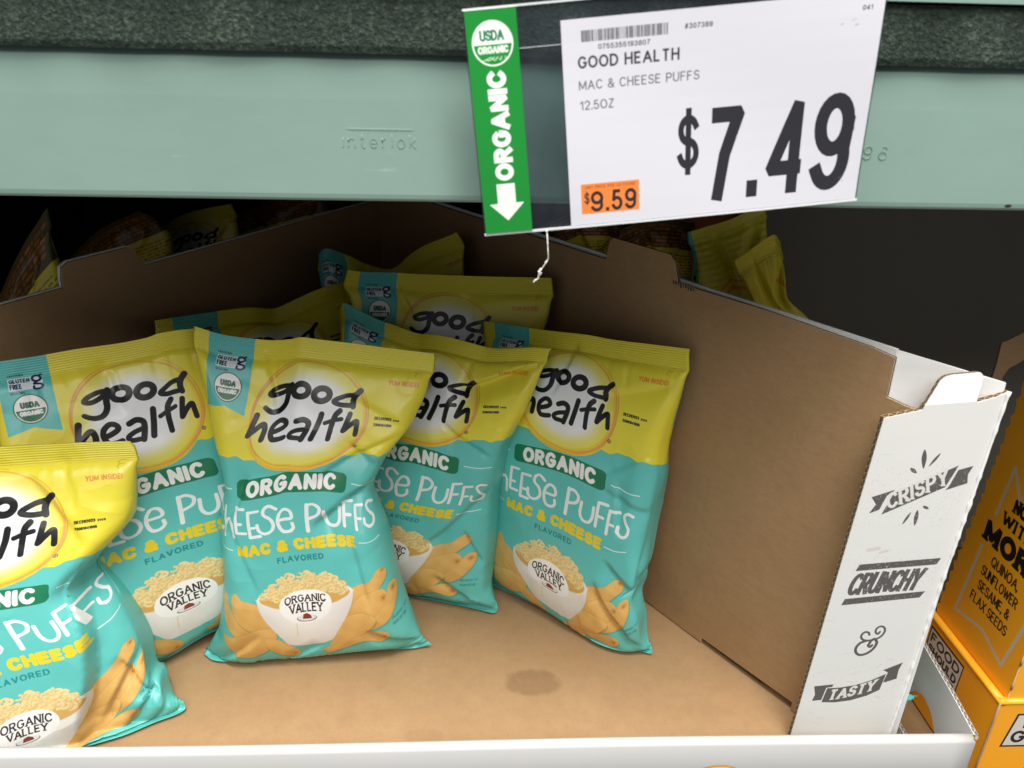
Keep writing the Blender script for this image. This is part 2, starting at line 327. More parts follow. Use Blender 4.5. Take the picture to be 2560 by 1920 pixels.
def bag_front():
    c = Canvas(1.0, 1.45, 1000, TEAL); R = random.Random(4)
    # wavy yellow upper field
    edge = [(x, .487+.006*math.sin(x*46)+.004*math.sin(x*19+1)+.003*math.sin(x*97)) for x in np.linspace(1.01, -.01, 140)]
    c.fill([[(-.01, -.01), (1.01, -.01)]+edge], YEL)
    # sun disc and hand drawn rings
    cx, cy = .5, .322
    c.fill([ell(cx+.004, cy+.012, .243, .235, 90)], (240, 208, 50))
    def sun(x, y):
        r = np.hypot((x-cx)/.222, (y-cy+.0)/.214); k = np.clip((r-.60)/.40, 0, 1)[..., None]; k = k*k*(3-2*k)
        return np.array([246, 246, 250.])*(1-k)+np.array([238, 226, 96.])*k, np.ones_like(x)
    c.fill([ell(cx, cy, .225, .217, 90)], sun)
    def ring(ox, oy, rx, ry, rot, a0, a1, w0, w1, col, al=1):
        a = np.linspace(a0, a1, 90); ww = w0+(w1-w0)*np.sin(np.radians(a-a0)*180/(a1-a0))**2
        o = ell(cx+ox, cy+oy, rx, ry, 90, a0, a1, rot); q = []
        for i in range(89): q += stroke(o[i:i+2], ww[i], 'round', ww[i+1])
        c.fill(q, col, al)
    ring(0, 0, .228, .222, 0, 95, 330, .0025, .010, (230, 164, 92), .85)
    ring(.008, .004, .232, .224, 12, -70, 110, .0025, .014, (228, 162, 100), .8)
    ring(-.006, -.004, .226, .230, -14, 150, 300, .0025, .006, (212, 146, 66), .7)
    ring(.012, -.004, .238, .228, 20, -80, 40, .002, .005, (210, 150, 60), .7)
    ring(.0, .014, .232, .226, 4, 40, 150, .003, .009, (238, 172, 74), .8)
    # brand lettering, brushed
    def L(pts, w, w2=None, k=8):
        p = np.array(pts, float); px = (480+p[:, 0]/3.456)/1.1573; py = (780+(p[:, 1]-.065*(p[:, 0]-1000))/3.456)/1.1573
        q = np.stack([.5+(px-668)/505, 1.45*(py-737)/690], 1); return stroke(smooth(q, k), w*.95, 'round', w2 and w2*.95)
    B = []
    B += L([(850, 628), (780, 622), (700, 640), (672, 668), (720, 684), (790, 668), (838, 636)], .021)
    B += L([(848, 625), (826, 690), (815, 760), (775, 803), (720, 806), (680, 790), (648, 766)], .027, .019)
    B += L(ell(935, 676, 62, 50, 14).tolist()+[(997, 676)], .026); B += L(ell(1110, 707, 64, 50, 14).tolist()+[(1174, 707)], .027)
    B += L([(1385, 703), (1300, 716), (1215, 756), (1262, 782), (1330, 790), (1378, 788)], .021)
    B += L([(1425, 668), (1388, 706), (1372, 750), (1376, 800)], .026, .024)
    B += L([(592, 820), (572, 895), (553, 965)], .026, .022); B += L([(556, 962), (610, 920), (660, 890), (682, 930), (674, 1005)], .024)
    B += L([(738, 962), (800, 950), (852, 925), (838, 890), (795, 878), (748, 910), (738, 965), (762, 1012), (808, 1022), (858, 1018)], .022)
    B += L([(935, 912), (990, 900), (1036, 925), (1034, 980), (1008, 1058)], .024); B += L([(1026, 975), (950, 985), (902, 1010), (925, 1038), (975, 1046), (1006, 1050)], .02)
    B += L([(1130, 858), (1112, 950), (1086, 1055)], .024); B += L([(1276, 832), (1242, 870), (1226, 950), (1224, 1060)], .024, .022)
    B += L([(1168, 928), (1230, 908), (1296, 896)], .018); B += L([(1362, 856), (1342, 930), (1328, 992)], .022); B += L([(1330, 990), (1380, 938), (1424, 912), (1432, 960), (1436, 1018)], .022)
    c.fill(B, INK)
    q = L([(1484, 1018), (1485, 1019)], .001)[0][0]; c.fill([ell(.722, .442, .009, .009, 20)], (70, 66, 40)); c.fill([ell(.722, .442, .0062, .0062, 20)], (225, 212, 90)); c.fill(text('R', .719, .4465, .006, .008, .0016), (60, 56, 40))
    # ribbon with seals
    c.fill([[(.062, -.01), (.248, -.01), (.240, .315), (.152, .283), (.062, .305)]], (92, 192, 188))
    c.fill([[(.098, .078), (.205, .078), (.218, .104), (.205, .134), (.098, .134)]], (226, 232, 238))
    c.fill(text('CERTIFIED', .1, .071, .056, .009, .0018), (24, 60, 90)); c.fill(text('GLUTEN', .102, .103, .072, .021, .0042), (24, 52, 92)); c.fill(text('FREE', .102, .129, .042, .021, .0042), (24, 52, 92))
    c.fill(text('GFCO.ORG', .1, .149, .05, .009, .0018), (24, 60, 90))
    c.fill(stroke(ell(.197, .09, .0145, .0135, 20).tolist()+[(.2115, .09)], .0085)+stroke([(.206, .078), (.216, .074)], .007), (20, 40, 74))
    c.fill(stroke(smooth([(.196, .106), (.186, .114), (.205, .117), (.214, .126), (.203, .136), (.184, .134), (.184, .124)]), .0075), (20, 40, 74))
    def usda(x, y, r):
        c.fill([ell(x, y, r, r, 50)], (24, 92, 66)); c.fill([ell(x, y, r*.93, r*.93, 50)], WHT); c.fill([ell(x, y, r*.86, r*.86, 50, 4, 176)], (24, 108, 74))
        c.fill(text('USDA', x-r*.55, y-r*.06, r*1.1, r*.42, r*.12), (24, 92, 66)); c.fill(text('ORGANIC', x-r*.68, y+r*.44, r*1.36, r*.32, r*.1), WHT)
    usda(.155, .210, .058)
    # top right
    c.fill(text('YUM INSIDE!', .815, .165, .13, .021, .0038, 'round', rot=1), (224, 128, 32))
    c.fill(stroke(smooth([(.955, .085), (.935, .084), (.925, .095), (.932, .103), (.924, .112), (.93, .121)]), .0025)+stroke([(.932, .103), (.95, .1)], .0022), (190, 160, 40))
    c.fill(text('DEC282023', .775, .318, .075, .0125, .0034), (40, 40, 30)); c.fill(text('2008', .857, .318, .03, .009, .0022), (40, 40, 30)); c.fill(text('23081041005', .775, .344, .082, .0125, .0034), (40, 40, 30))
    # ORGANIC plate
    arch = lambda p: np.stack([p[:, 0], p[:, 1]+.20*(p[:, 0]-.5)**2*(1 if True else 0)], 1)
    bx = []
    for (X, Y, a) in ((.705, .66, 0), (.295, .66, 90), (.295, .575, 180), (.705, .575, 270)):
        bx += ell(X-.02*(1 if X > .5 else -1), Y-.0+(-.02 if Y > .6 else .02), .022, .022, 8, a, a+90).tolist()
    bx = np.array(bx); n = []
    for i in range(len(bx)):
        a, b = bx[i], bx[(i+1) % len(bx)]; m = max(1, int(np.hypot(*(b-a))/.02)); n += [a+(b-a)*j/m for j in range(m)]
    n = np.array(n); n[:, 0] = .485+(n[:, 0]-.5)*1.12; c.fill([arch(n)], DGRN)
    c.fill(text('ORGANIC', .30, .654, .37, .074, .0185, 'round', gap=.22, warp=arch), WHT)
    wl = lambda a, b, k: stroke(smooth([(a[0], a[1]), ((a[0]+b[0])/2, (a[1]+b[1])/2+k), (b[0], b[1])]), .0045)
    c.fill(wl((.145, .632), (.225, .628), .003)+wl((.745, .628), (.885, .63), .007)+wl((.14, .915), (.215, .93), .004)+wl((.755, .93), (.865, .915), .007), (226, 240, 236))
    # CHEESE PUFFS, tall hand lettering
    def Z(x, y, g): return [(x+a, y+b) for a, b in g]
    T = []
    ST = lambda pts, w=.0145, k=8: stroke(smooth(pts, k), w)
    LN = lambda pts, w=.0145: stroke(pts, w)
    T += ST([(.158, .752), (.13, .738), (.098, .765), (.092, .81), (.108, .85), (.142, .855), (.16, .838)])
    T += LN([(.178, .722), (.178, .862)])+ST([(.178, .82), (.2, .782), (.226, .79), (.23, .862)])
    T += LN([(.288, .712), (.248, .714), (.25, .836), (.292, .836)])+LN([(.25, .79), (.274, .79)])
    T += LN([(.352, .728), (.308, .73), (.31, .858), (.352, .858)])+LN([(.31, .812), (.336, .812)])
    T += ST([(.428, .73), (.4, .708), (.378, .722), (.376, .752), (.402, .778), (.412, .812), (.398, .84), (.37, .848), (.35, .83), (.346, .80)])
    T += ST([(.436, .792), (.486, .79), (.482, .754), (.456, .742), (.436, .768), (.432, .81), (.446, .85), (.472, .856), (.49, .84), (.488, .816)])
    T += LN([(.552, .724), (.548, .862)], .0165)+ST([(.55, .728), (.578, .724), (.602, .748), (.592, .782), (.552, .80)])
    T += ST([(.62, .764), (.618, .82), (.634, .85), (.662, .85), (.678, .82), (.68, .764)])
    T += LN([(.742, .728), (.7, .73), (.698, .852)])+LN([(.7, .796), (.73, .796)]); T += LN([(.80, .746), (.757, .748), (.754, .866)])+LN([(.755, .812), (.782, .812)])
    T += ST([(.868, .738), (.842, .734), (.824, .752), (.838, .782), (.858, .806), (.852, .84), (.826, .852), (.804, .838), (.802, .812)])
    c.fill(T, (238, 240, 238))
    ar2 = lambda p: np.stack([p[:, 0], p[:, 1]+.12*(p[:, 0]-.5)**2], 1)
    c.fill(text('MAC & CHEESE', .238, .948, .5, .057, .0165, 'round', gap=.2, warp=ar2), (238, 208, 40))
    c.fill(text('FLAVORED', .405, .998, .19, .027, .0058, 'round', gap=.25), (44, 138, 140))
    # bowl of macaroni with curls either side (printed photograph)
    def puff(pts, base=(222, 164, 72)):
        p = blob(pts, 8); mn, mx = p.min(0), p.max(0); c.fill([p+[.004, .007]], (40, 140, 130), .35)
        f1, f2 = R.uniform(0, 6), R.uniform(0, 6)
        def sh(x, y):
            v = (y-mn[1])/(mx[1]-mn[1]+1e-6); n = .5+.18*np.sin(x*85+f1+y*40)+.18*np.sin(y*120+f2-x*60)+.12*np.sin(x*310+f2)*np.sin(y*270+f1)+.1*np.sin(x*620+y*500); k = (np.clip(v*.55+.45*n-.15, 0, 1))[..., None]
            return np.array([228, 184, 108.])*(1-k)+np.array([206, 156, 84.])*k, np.ones_like(x)
        c.fill([p], sh); c.fill(stroke(np.vstack([p, p[:1]]), .0035), (188, 136, 68), .3)
    def tip(x, y, r): c.fill([ell(x, y, r, r*.8, 20)], (212, 156, 80)); c.fill([ell(x+.001, y+.001, r*.4, r*.3, 12)], (182, 122, 56))
    puff([(.115, 1.185), (.145, 1.155), (.175, 1.205), (.235, 1.225), (.30, 1.24), (.32, 1.30), (.25, 1.31), (.175, 1.29), (.13, 1.25)])
    puff([(.175, 1.175), (.20, 1.125), (.235, 1.155), (.28, 1.165), (.34, 1.20), (.35, 1.27), (.27, 1.27), (.20, 1.23)])
    puff([(.11, 1.31), (.15, 1.30), (.2, 1.285), (.29, 1.26), (.36, 1.27), (.35, 1.33), (.28, 1.375), (.19, 1.385), (.145, 1.355)])
    puff([(.31, 1.30), (.37, 1.31), (.43, 1.35), (.455, 1.385), (.42, 1.405), (.37, 1.385), (.325, 1.355)]); tip(.428, 1.385, .017)
    puff([(.63, 1.17), (.70, 1.14), (.775, 1.115), (.82, 1.07), (.86, 1.075), (.868, 1.115), (.815, 1.165), (.76, 1.22), (.66, 1.26)]); tip(.85, 1.078, .014)
    puff([(.70, 1.20), (.79, 1.165), (.84, 1.17), (.86, 1.21), (.84, 1.26), (.75, 1.28), (.68, 1.26)]); tip(.838, 1.20, .016)
    puff([(.70, 1.28), (.79, 1.255), (.84, 1.215), (.872, 1.17), (.908, 1.172), (.912, 1.22), (.865, 1.275), (.80, 1.30), (.72, 1.315)]); tip(.892, 1.19, .014)
    puff([(.58, 1.36), (.62, 1.30), (.66, 1.25), (.74, 1.24), (.79, 1.27), (.74, 1.32), (.69, 1.355), (.61, 1.39)])
    puff([(.55, 1.375), (.6, 1.36), (.70, 1.335), (.77, 1.315), (.825, 1.325), (.84, 1.355), (.80, 1.375), (.73, 1.36), (.64, 1.385), (.575, 1.40)]); tip(.818, 1.348, .016)
    def bowl(x, y):
        k = np.clip(np.abs(x-.5)/.2, 0, 1)[..., None]**2*.5+np.clip((y-1.18)/.16, 0, 1)[..., None]*.35
        return np.array([248, 246, 242.])*(1-k)+np.array([196, 190, 182.])*k, np.ones_like(x)
    c.fill([blob([(.298, 1.155), (.31, 1.15), (.5, 1.2), (.69, 1.15), (.702, 1.155), (.685, 1.215), (.62, 1.30), (.585, 1.335), (.5, 1.345), (.415, 1.335), (.38, 1.30), (.315, 1.215)])], bowl)
    c.fill([ell(.5, 1.155, .2, .055, 50)], (232, 228, 220)); c.fill([ell(.5, 1.157, .188, .047, 50)], (214, 170, 92))
    for i in range(260):
        a = R.uniform(0, 2*math.pi); r = math.sqrt(R.random()); x = .5+.175*r*math.cos(a); yb = 1.15+.035*r*math.sin(a)
        y = yb-.075*max(0, 1-((x-.5)/.185)**2)*R.random()**.6; t = R.uniform(0, 360); rr = R.uniform(.009, .015)
        p = ell(x, y, rr, rr*.75, 12, t, t+R.uniform(150, 230)); k = R.uniform(-18, 14)
        c.fill(stroke(p+[.0015, .002], .0115), (196, 154, 84), .4); c.fill(stroke(p, .0105), (232+k*.6, 204+k*.6, 140+k*.6)); c.fill(stroke(p-[.0015, .002], .004), (244, 224, 170), .6)
    c.fill([ell(.5, 1.192, .108, .062, 60)], (248, 247, 244))
    up = lambda p: np.stack([p[:, 0], p[:, 1]+1.3*(p[:, 0]-.5)**2], 1)
    c.fill(text('ORGANIC', .415, 1.181, .17, .032, .0052, serif=1.1, gap=.16, warp=up), (44, 34, 30)); c.fill(text('VALLEY', .432, 1.214, .138, .03, .0052, serif=1.1, gap=.1, warp=up), (44, 34, 30))
    c.fill([ell(.5, 1.236, .042, .012, 40)], (150, 150, 152)); c.fill([ell(.5, 1.234, .038, .010, 40)], (232, 232, 232)); c.fill([[(.483, 1.238), (.487, 1.222), (.503, 1.219), (.517, 1.226), (.521, 1.238)]], (140, 58, 40))
    c.fill(stroke([(.455, 1.255), (.452, 1.30)], .006), (226, 206, 168), .7)
    c.fill(text('NET WT 12.5 OZ (354.4G)', .33, 1.425, .40, .017, .0036), (206, 232, 220)); c.fill(text('NO GMO', .145, 1.42, .07, .013, .0024), (190, 226, 214))
    c.fill(text('ENLARGED TO', .865, 1.292, .075, .011, .002)+text('SHOW DETAIL', .865, 1.314, .07, .011, .002), (50, 140, 140))
    return c
def bag_back():
    c = Canvas(1.0, 1.45, 500, TEAL); R = random.Random(9)
    c.fill([[(-.01, -.01), (1.01, -.01), (1.01, .487), (-.01, .487)]], YEL); c.fill([[(.09, -.01), (1.01, -.01), (1.01, .25), (.09, .25)]], (84, 72, 36)); c.fill([[(.0, -.01), (.08, -.01), (.08, .3), (0, .33)]], TEAL)  # brown top field is back print, with the rear bags' shade mixed in
    c.fill([[(.1, .3), (.42, .3), (.42, 1.15), (.1, 1.15)]], (236, 236, 230)); c.fill(text('NUTRITION', .12, .36, .28, .045, .01), INK)
    c.fill(text('150', .3, .47, .1, .05, .012), INK)
    for i in range(16):
        y = .5+i*.038; c.fill([[(.12, y), (.4, y), (.4, y+.004), (.12, y+.004)]], INK); c.fill([[(.12, y+.012), (.12+R.uniform(.1, .2), y+.012), (.3, y+.024), (.12, y+.024)]], (60, 60, 60))
    def words(x0, y0, n, dy, h, col):
        for i in range(n):
            x = x0
            while x < .93:
                w_ = R.uniform(.015, .06); y = y0+i*dy; c.fill([blob([(x, y), (x+w_*.5, y-h*.2), (x+w_, y), (x+w_, y+h), (x+w_*.5, y+h*1.1), (x, y+h)], 3)], col, R.uniform(.4, .9)); x += w_+R.uniform(.008, .02)
                if R.random() < .06: break
    words(.14, .05, 6, .034, .016, (214, 120, 30)); words(.5, .30, 9, .026, .009, (150, 96, 24))
    c.fill(text('GOOD FOOD', .5, .75, .4, .09, .02, 'round'), (206, 92, 30))
    words(.5, .95, 8, .03, .010, (30, 110, 110))
    return c
BAGS = {
'front_mid': {'A': [-0.322, 0.166, 0.005], 'B': [-0.054, 0.172, 0.005], 'lean': 12, 'T': [(0.0174, 0.3911), (0.0367, 0.3836), (0.0548, 0.3791), (0.0806, 0.3759), (0.1004, 0.3746), (0.1204, 0.3765), (0.1317, 0.379), (0.1504, 0.3764), (0.1879, 0.3719), (0.2257, 0.3666), (0.2766, 0.36)], 'R': [(0.2766, 0.36), (0.2762, 0.3482), (0.2671, 0.3178), (0.2563, 0.2951), (0.2469, 0.2776), (0.22, 0.2437), (0.2061, 0.2133), (0.2071, 0.2006), (0.2194, 0.1664), (0.2253, 0.1346), (0.2363, 0.0799), (0.2558, 0.0189), (0.2688, 0.0031)], 'Bo': [(-0.001, -0.001), (0.0164, -0.0115), (0.0515, -0.0134), (0.0789, -0.0089), (0.1199, -0.0078), (0.1612, -0.0053), (0.2027, -0.0027), (0.2444, -0.0016), (0.2688, 0.0031)], 'L': [(0.0174, 0.3911), (0.0156, 0.3728), (0.0257, 0.3179), (0.0329, 0.2688), (0.0428, 0.2197), (0.0368, 0.1878), (0.0361, 0.1398), (0.036, 0.1182), (0.0299, 0.0775), (0.0214, 0.0406), (0.0137, 0.0258), (-0.001, -0.001)]},
'right': {'A': [0.018, 0.294, 0.005], 'B': [0.211, 0.158, 0.005], 'lean': 10, 'T': [(-0.0567, 0.35), (-0.0362, 0.3527), (0.031, 0.3572), (0.0887, 0.3638), (0.1246, 0.3653), (0.1711, 0.3702), (0.2153, 0.3748)], 'R': [(0.2153, 0.3748), (0.2169, 0.3448), (0.2099, 0.2637), (0.2139, 0.2266), (0.2136, 0.1889), (0.2133, 0.15), (0.2141, 0.1046), (0.2116, 0.0803), (0.221, 0.0527), (0.2256, 0.0228), (0.237, 0.0055)], 'Bo': [(-0.0091, -0.0056), (0.0011, -0.0039), (0.0704, -0.0045), (0.1141, -0.0043), (0.1859, -0.0087), (0.2345, -0.0022), (0.237, 0.0055)], 'L': [(-0.0567, 0.35), (-0.0422, 0.2884), (-0.0161, 0.2007), (-0.0077, 0.1047), (-0.0062, 0.0366), (-0.0091, -0.0056)]},
'mid_right': {'A': [-0.225, 0.334, 0.005], 'B': [0.026, 0.232, 0.005], 'lean': 10, 'T': [(0.0299, 0.3595), (0.0428, 0.3744), (0.0611, 0.3666), (0.0859, 0.3567), (0.1054, 0.3521), (0.1343, 0.3453), (0.1607, 0.3476), (0.1915, 0.3456), (0.2218, 0.3415), (0.2381, 0.3418), (0.2653, 0.3473), (0.2864, 0.3518), (0.3129, 0.3544)], 'R': [(0.3129, 0.3544), (0.3093, 0.3531), (0.304, 0.3357), (0.2889, 0.2825), (0.2744, 0.2479), (0.2673, 0.2273), (0.2615, 0.1885), (0.2567, 0.1537), (0.2574, 0.104), (0.2567, 0.0439), (0.2638, 0.0243), (0.2724, 0.0066)], 'Bo': [(0.0, 0.0), (0.1495, -0.0092), (0.1775, -0.0076), (0.2108, -0.0053), (0.2434, -0.0031), (0.2676, -0.0028), (0.2724, 0.0066)], 'L': [(0.0299, 0.3595), (0.0321, 0.339), (0.0519, 0.2561), (0.0604, 0.1624), (0.0072, 0.0855), (0.0, 0.0)]},
'left': {'A': [-0.45, 0.108, 0.005], 'B': [-0.224, 0.247, 0.005], 'lean': 12, 'T': [(0.0022, 0.375), (0.0149, 0.3757), (0.0471, 0.3751), (0.0832, 0.3759), (0.1206, 0.3748), (0.1491, 0.376), (0.1615, 0.3789), (0.1784, 0.3792), (0.1979, 0.3783), (0.2027, 0.3772), (0.2157, 0.3688), (0.2344, 0.3523)], 'R': [(0.2344, 0.3523), (0.255, 0.25), (0.292, 0.12), (0.282, -0.0)], 'Bo': [(-0.0, 0.0), (-0.0024, -0.0036), (0.0817, -0.0031), (0.1077, -0.0009), (0.1631, 0.0096), (0.282, -0.0)], 'L': [(0.0022, 0.375), (-0.0029, 0.3217), (-0.0103, 0.2232), (-0.0279, 0.1233), (-0.0, 0.0)]},
'front_left': {'A': [-0.578, 0.038, 0.005], 'B': [-0.317, 0.084, 0.005], 'lean': 12, 'T': [(-0.0049, 0.3048), (0.0698, 0.3095), (0.1295, 0.3105), (0.2011, 0.3079), (0.2463, 0.3045)], 'R': [(0.2463, 0.3045), (0.2503, 0.2947), (0.2469, 0.2607), (0.2397, 0.2264), (0.2155, 0.201), (0.1955, 0.1783), (0.2023, 0.1607), (0.2131, 0.1388), (0.2272, 0.0983), (0.2341, 0.0495), (0.2435, 0.0403), (0.2494, 0.0204), (0.2645, 0.0073)], 'Bo': [(0.0, -0.0), (0.0758, -0.0482), (0.1494, -0.0333), (0.1797, -0.0282), (0.2092, -0.0236), (0.2374, -0.013), (0.2633, -0.0039), (0.2645, 0.0073)], 'L': [(-0.0049, 0.3048), (-0.005, 0.2353), (0.0248, 0.1588), (0.0424, 0.1056), (0.0, -0.0)]},
'back_right': {'A': [-0.172, 0.395, 0.02], 'B': [0.095, 0.365, 0.02], 'lean': 6, 'T': [(-0.0034, 0.3806), (0.018, 0.3784), (0.0577, 0.3793), (0.0881, 0.3784), (0.1336, 0.3788), (0.1788, 0.3792), (0.2647, 0.3813)], 'R': [(0.2647, 0.3813), (0.2664, 0.355), (0.258, 0.3144), (0.2431, 0.2814), (0.245, 0.25), (0.235, 0.12), (0.267, -0.0)], 'Bo': [(-0.0, 0.0), (0.267, -0.0)], 'L': [(-0.0034, 0.3806), (-0.0073, 0.3598), (-0.0003, 0.3415), (0.0078, 0.2955), (0.02, 0.25), (0.022, 0.12), (-0.0, 0.0)]},
'back_left': {'A': [-0.346, 0.291, 0.01], 'B': [-0.14, 0.462, 0.01], 'lean': 10, 'T': [(-0.0015, 0.3566), (0.0186, 0.3551), (0.0621, 0.3519), (0.0915, 0.3495), (0.1187, 0.3463), (0.1385, 0.3415), (0.1602, 0.3347), (0.1738, 0.3351), (0.1959, 0.3434), (0.224, 0.3526), (0.2556, 0.3565), (0.3087, 0.3603)], 'R': [(0.3087, 0.3603), (0.265, 0.25), (0.25, 0.12), (0.268, -0.0)], 'Bo': [(0.0, 0.0), (0.268, -0.0)], 'L': [(-0.0015, 0.3566), (-0.0024, 0.3294), (0.0018, 0.2933), (0.02, 0.25), (0.022, 0.12), (0.0, 0.0)]},
'rear': {'A': [-0.235, 0.5, 0.02], 'B': [-0.01, 0.5, 0.02], 'lean': 8, 'T': [(0.0046, 0.3715), (0.0175, 0.3808), (0.0354, 0.3735), (0.0532, 0.3637), (0.0711, 0.3514), (0.0957, 0.3436), (0.112, 0.3485), (0.137, 0.3714), (0.1623, 0.3867), (0.1909, 0.3986), (0.2043, 0.4054)], 'R': [(0.2043, 0.4054), (0.2143, 0.3857), (0.2146, 0.3436), (0.215, 0.25), (0.21, 0.12), (0.225, -0.0)], 'Bo': [(0.0, -0.0), (0.225, -0.0)], 'L': [(0.0046, 0.3715), (0.004, 0.3447), (0.0092, 0.3032), (0.02, 0.25), (0.022, 0.12), (0.0, -0.0)]},
}
FAR = {
'side_left': {'A': [-0.62, 0.36, 0.12], 'B': [-0.36, 0.36, 0.12], 'lean': 0, 'T': [(-0.0167, 0.1651), (0.0212, 0.2268), (0.0464, 0.2624), (0.0719, 0.3015), (0.0952, 0.3333), (0.1132, 0.3552), (0.1254, 0.3703)], 'R': [(0.1254, 0.3703), (0.1223, 0.3419), (0.1238, 0.3144), (0.1292, 0.2794), (0.1361, 0.166), (0.0977, 0.0319)], 'Bo': [(-0.064, -0.0403), (0.0977, 0.0319)], 'L': [(-0.0167, 0.1651), (-0.0482, 0.0666), (-0.064, -0.0403)]},
'dark_a': {'A': [-0.65, 0.9, 0.1], 'B': [-0.4, 0.9, 0.1], 'lean': 0, 'T': [(-0.1301, 0.1665), (-0.053, 0.2336), (0.0256, 0.2733)], 'R': [(0.0256, 0.2733), (0.0711, 0.2439), (0.0742, 0.1823), (0.0432, -0.0469)], 'Bo': [(-0.1706, -0.0684), (0.0432, -0.0469)], 'L': [(-0.1273, 0.1799), (-0.1357, 0.107), (-0.1706, -0.0684)]},
'dark_b': {'A': [-0.5, 1.05, 0.1], 'B': [-0.25, 1.05, 0.1], 'lean': 0, 'T': [(-0.1708, 0.1847), (-0.0978, 0.2335), (-0.0015, 0.2584)], 'R': [(-0.0015, 0.2584), (0.0079, 0.1822), (-0.012, -0.0664)], 'Bo': [(-0.2163, -0.0898), (-0.012, -0.0664)], 'L': [(-0.1684, 0.1992), (-0.1799, 0.1007), (-0.2163, -0.0898)]},
'dark_c': {'A': [-0.4, 1.2, 0.1], 'B': [-0.1, 1.2, 0.1], 'lean': 0, 'T': [(-0.1831, 0.1968), (-0.0874, 0.2291), (0.059, 0.272)], 'R': [(0.059, 0.272), (0.0718, 0.1688), (0.0776, -0.054)], 'Bo': [(-0.2089, -0.0798), (0.0776, -0.054)], 'L': [(-0.1831, 0.1968), (-0.1853, 0.1013), (-0.2089, -0.0798)]},
'dark_d': {'A': [0.1, 0.5, 0.1], 'B': [0.35, 0.5, 0.1], 'lean': 0, 'T': [(-0.0002, 0.35), (0.0433, 0.3696), (0.0978, 0.3641)], 'R': [(0.0978, 0.3641), (0.1086, 0.2726), (0.1111, 0.1594)], 'Bo': [(0.0075, 0.1733), (0.1111, 0.1594)], 'L': [(-0.0002, 0.35), (0.0053, 0.2982), (0.0075, 0.1733)]},
'dark_e': {'A': [0.15, 0.47, 0.1], 'B': [0.4, 0.47, 0.1], 'lean': 0, 'T': [(0.0379, 0.3454), (0.0768, 0.3646), (0.14, 0.3593)], 'R': [(0.14, 0.3593), (0.1429, 0.2823), (0.1662, 0.1431)], 'Bo': [(0.0563, 0.157), (0.1662, 0.1431)], 'L': [(0.0379, 0.3454), (0.0473, 0.3074), (0.0563, 0.157)]},
'turned': {'A': [0.2, 0.42, 0.1], 'B': [0.4, 0.42, 0.1], 'lean': 0, 'T': [(0.0684, 0.3569), (0.0887, 0.3631), (0.1232, 0.3737), (0.1507, 0.39), (0.1623, 0.396)], 'R': [(0.1623, 0.396), (0.1719, 0.3547), (0.1773, 0.298), (0.1987, 0.1223)], 'Bo': [(0.1059, 0.1219), (0.1987, 0.1223)], 'L': [(0.0684, 0.3569), (0.0798, 0.3218), (0.0865, 0.2716), (0.1059, 0.1219)]},
'leaning': {'A': [0.2, 0.34, 0.1], 'B': [0.4, 0.34, 0.1], 'lean': 0, 'T': [(0.1064, 0.3409), (0.1171, 0.3523), (0.133, 0.3693), (0.1444, 0.3777), (0.1587, 0.3657)], 'R': [(0.1587, 0.3657), (0.1691, 0.3273), (0.1783, 0.294), (0.2128, 0.2636), (0.2515, 0.1603), (0.2703, 0.0632)], 'Bo': [(0.1821, 0.056), (0.2703, 0.0632)], 'L': [(0.1064, 0.3409), (0.1221, 0.3152), (0.1374, 0.2859), (0.1556, 0.2247), (0.1821, 0.056)]},
'corner': {'A': [0.38, 0.088, -0.088], 'B': [0.5, 0.088, -0.088], 'lean': 0, 'T': [(0.0252, 0.227), (0.0545, 0.2204)], 'R': [(0.0469, 0.2205), (0.0657, 0.1354), (0.0926, 0.0753), (0.1246, 0.0491)], 'Bo': [(0.0641, 0.016), (0.0932, 0.0107), (0.112, 0.027), (0.1246, 0.0491)], 'L': [(0.0252, 0.227), (0.0418, 0.1358), (0.0641, 0.016)]},
}
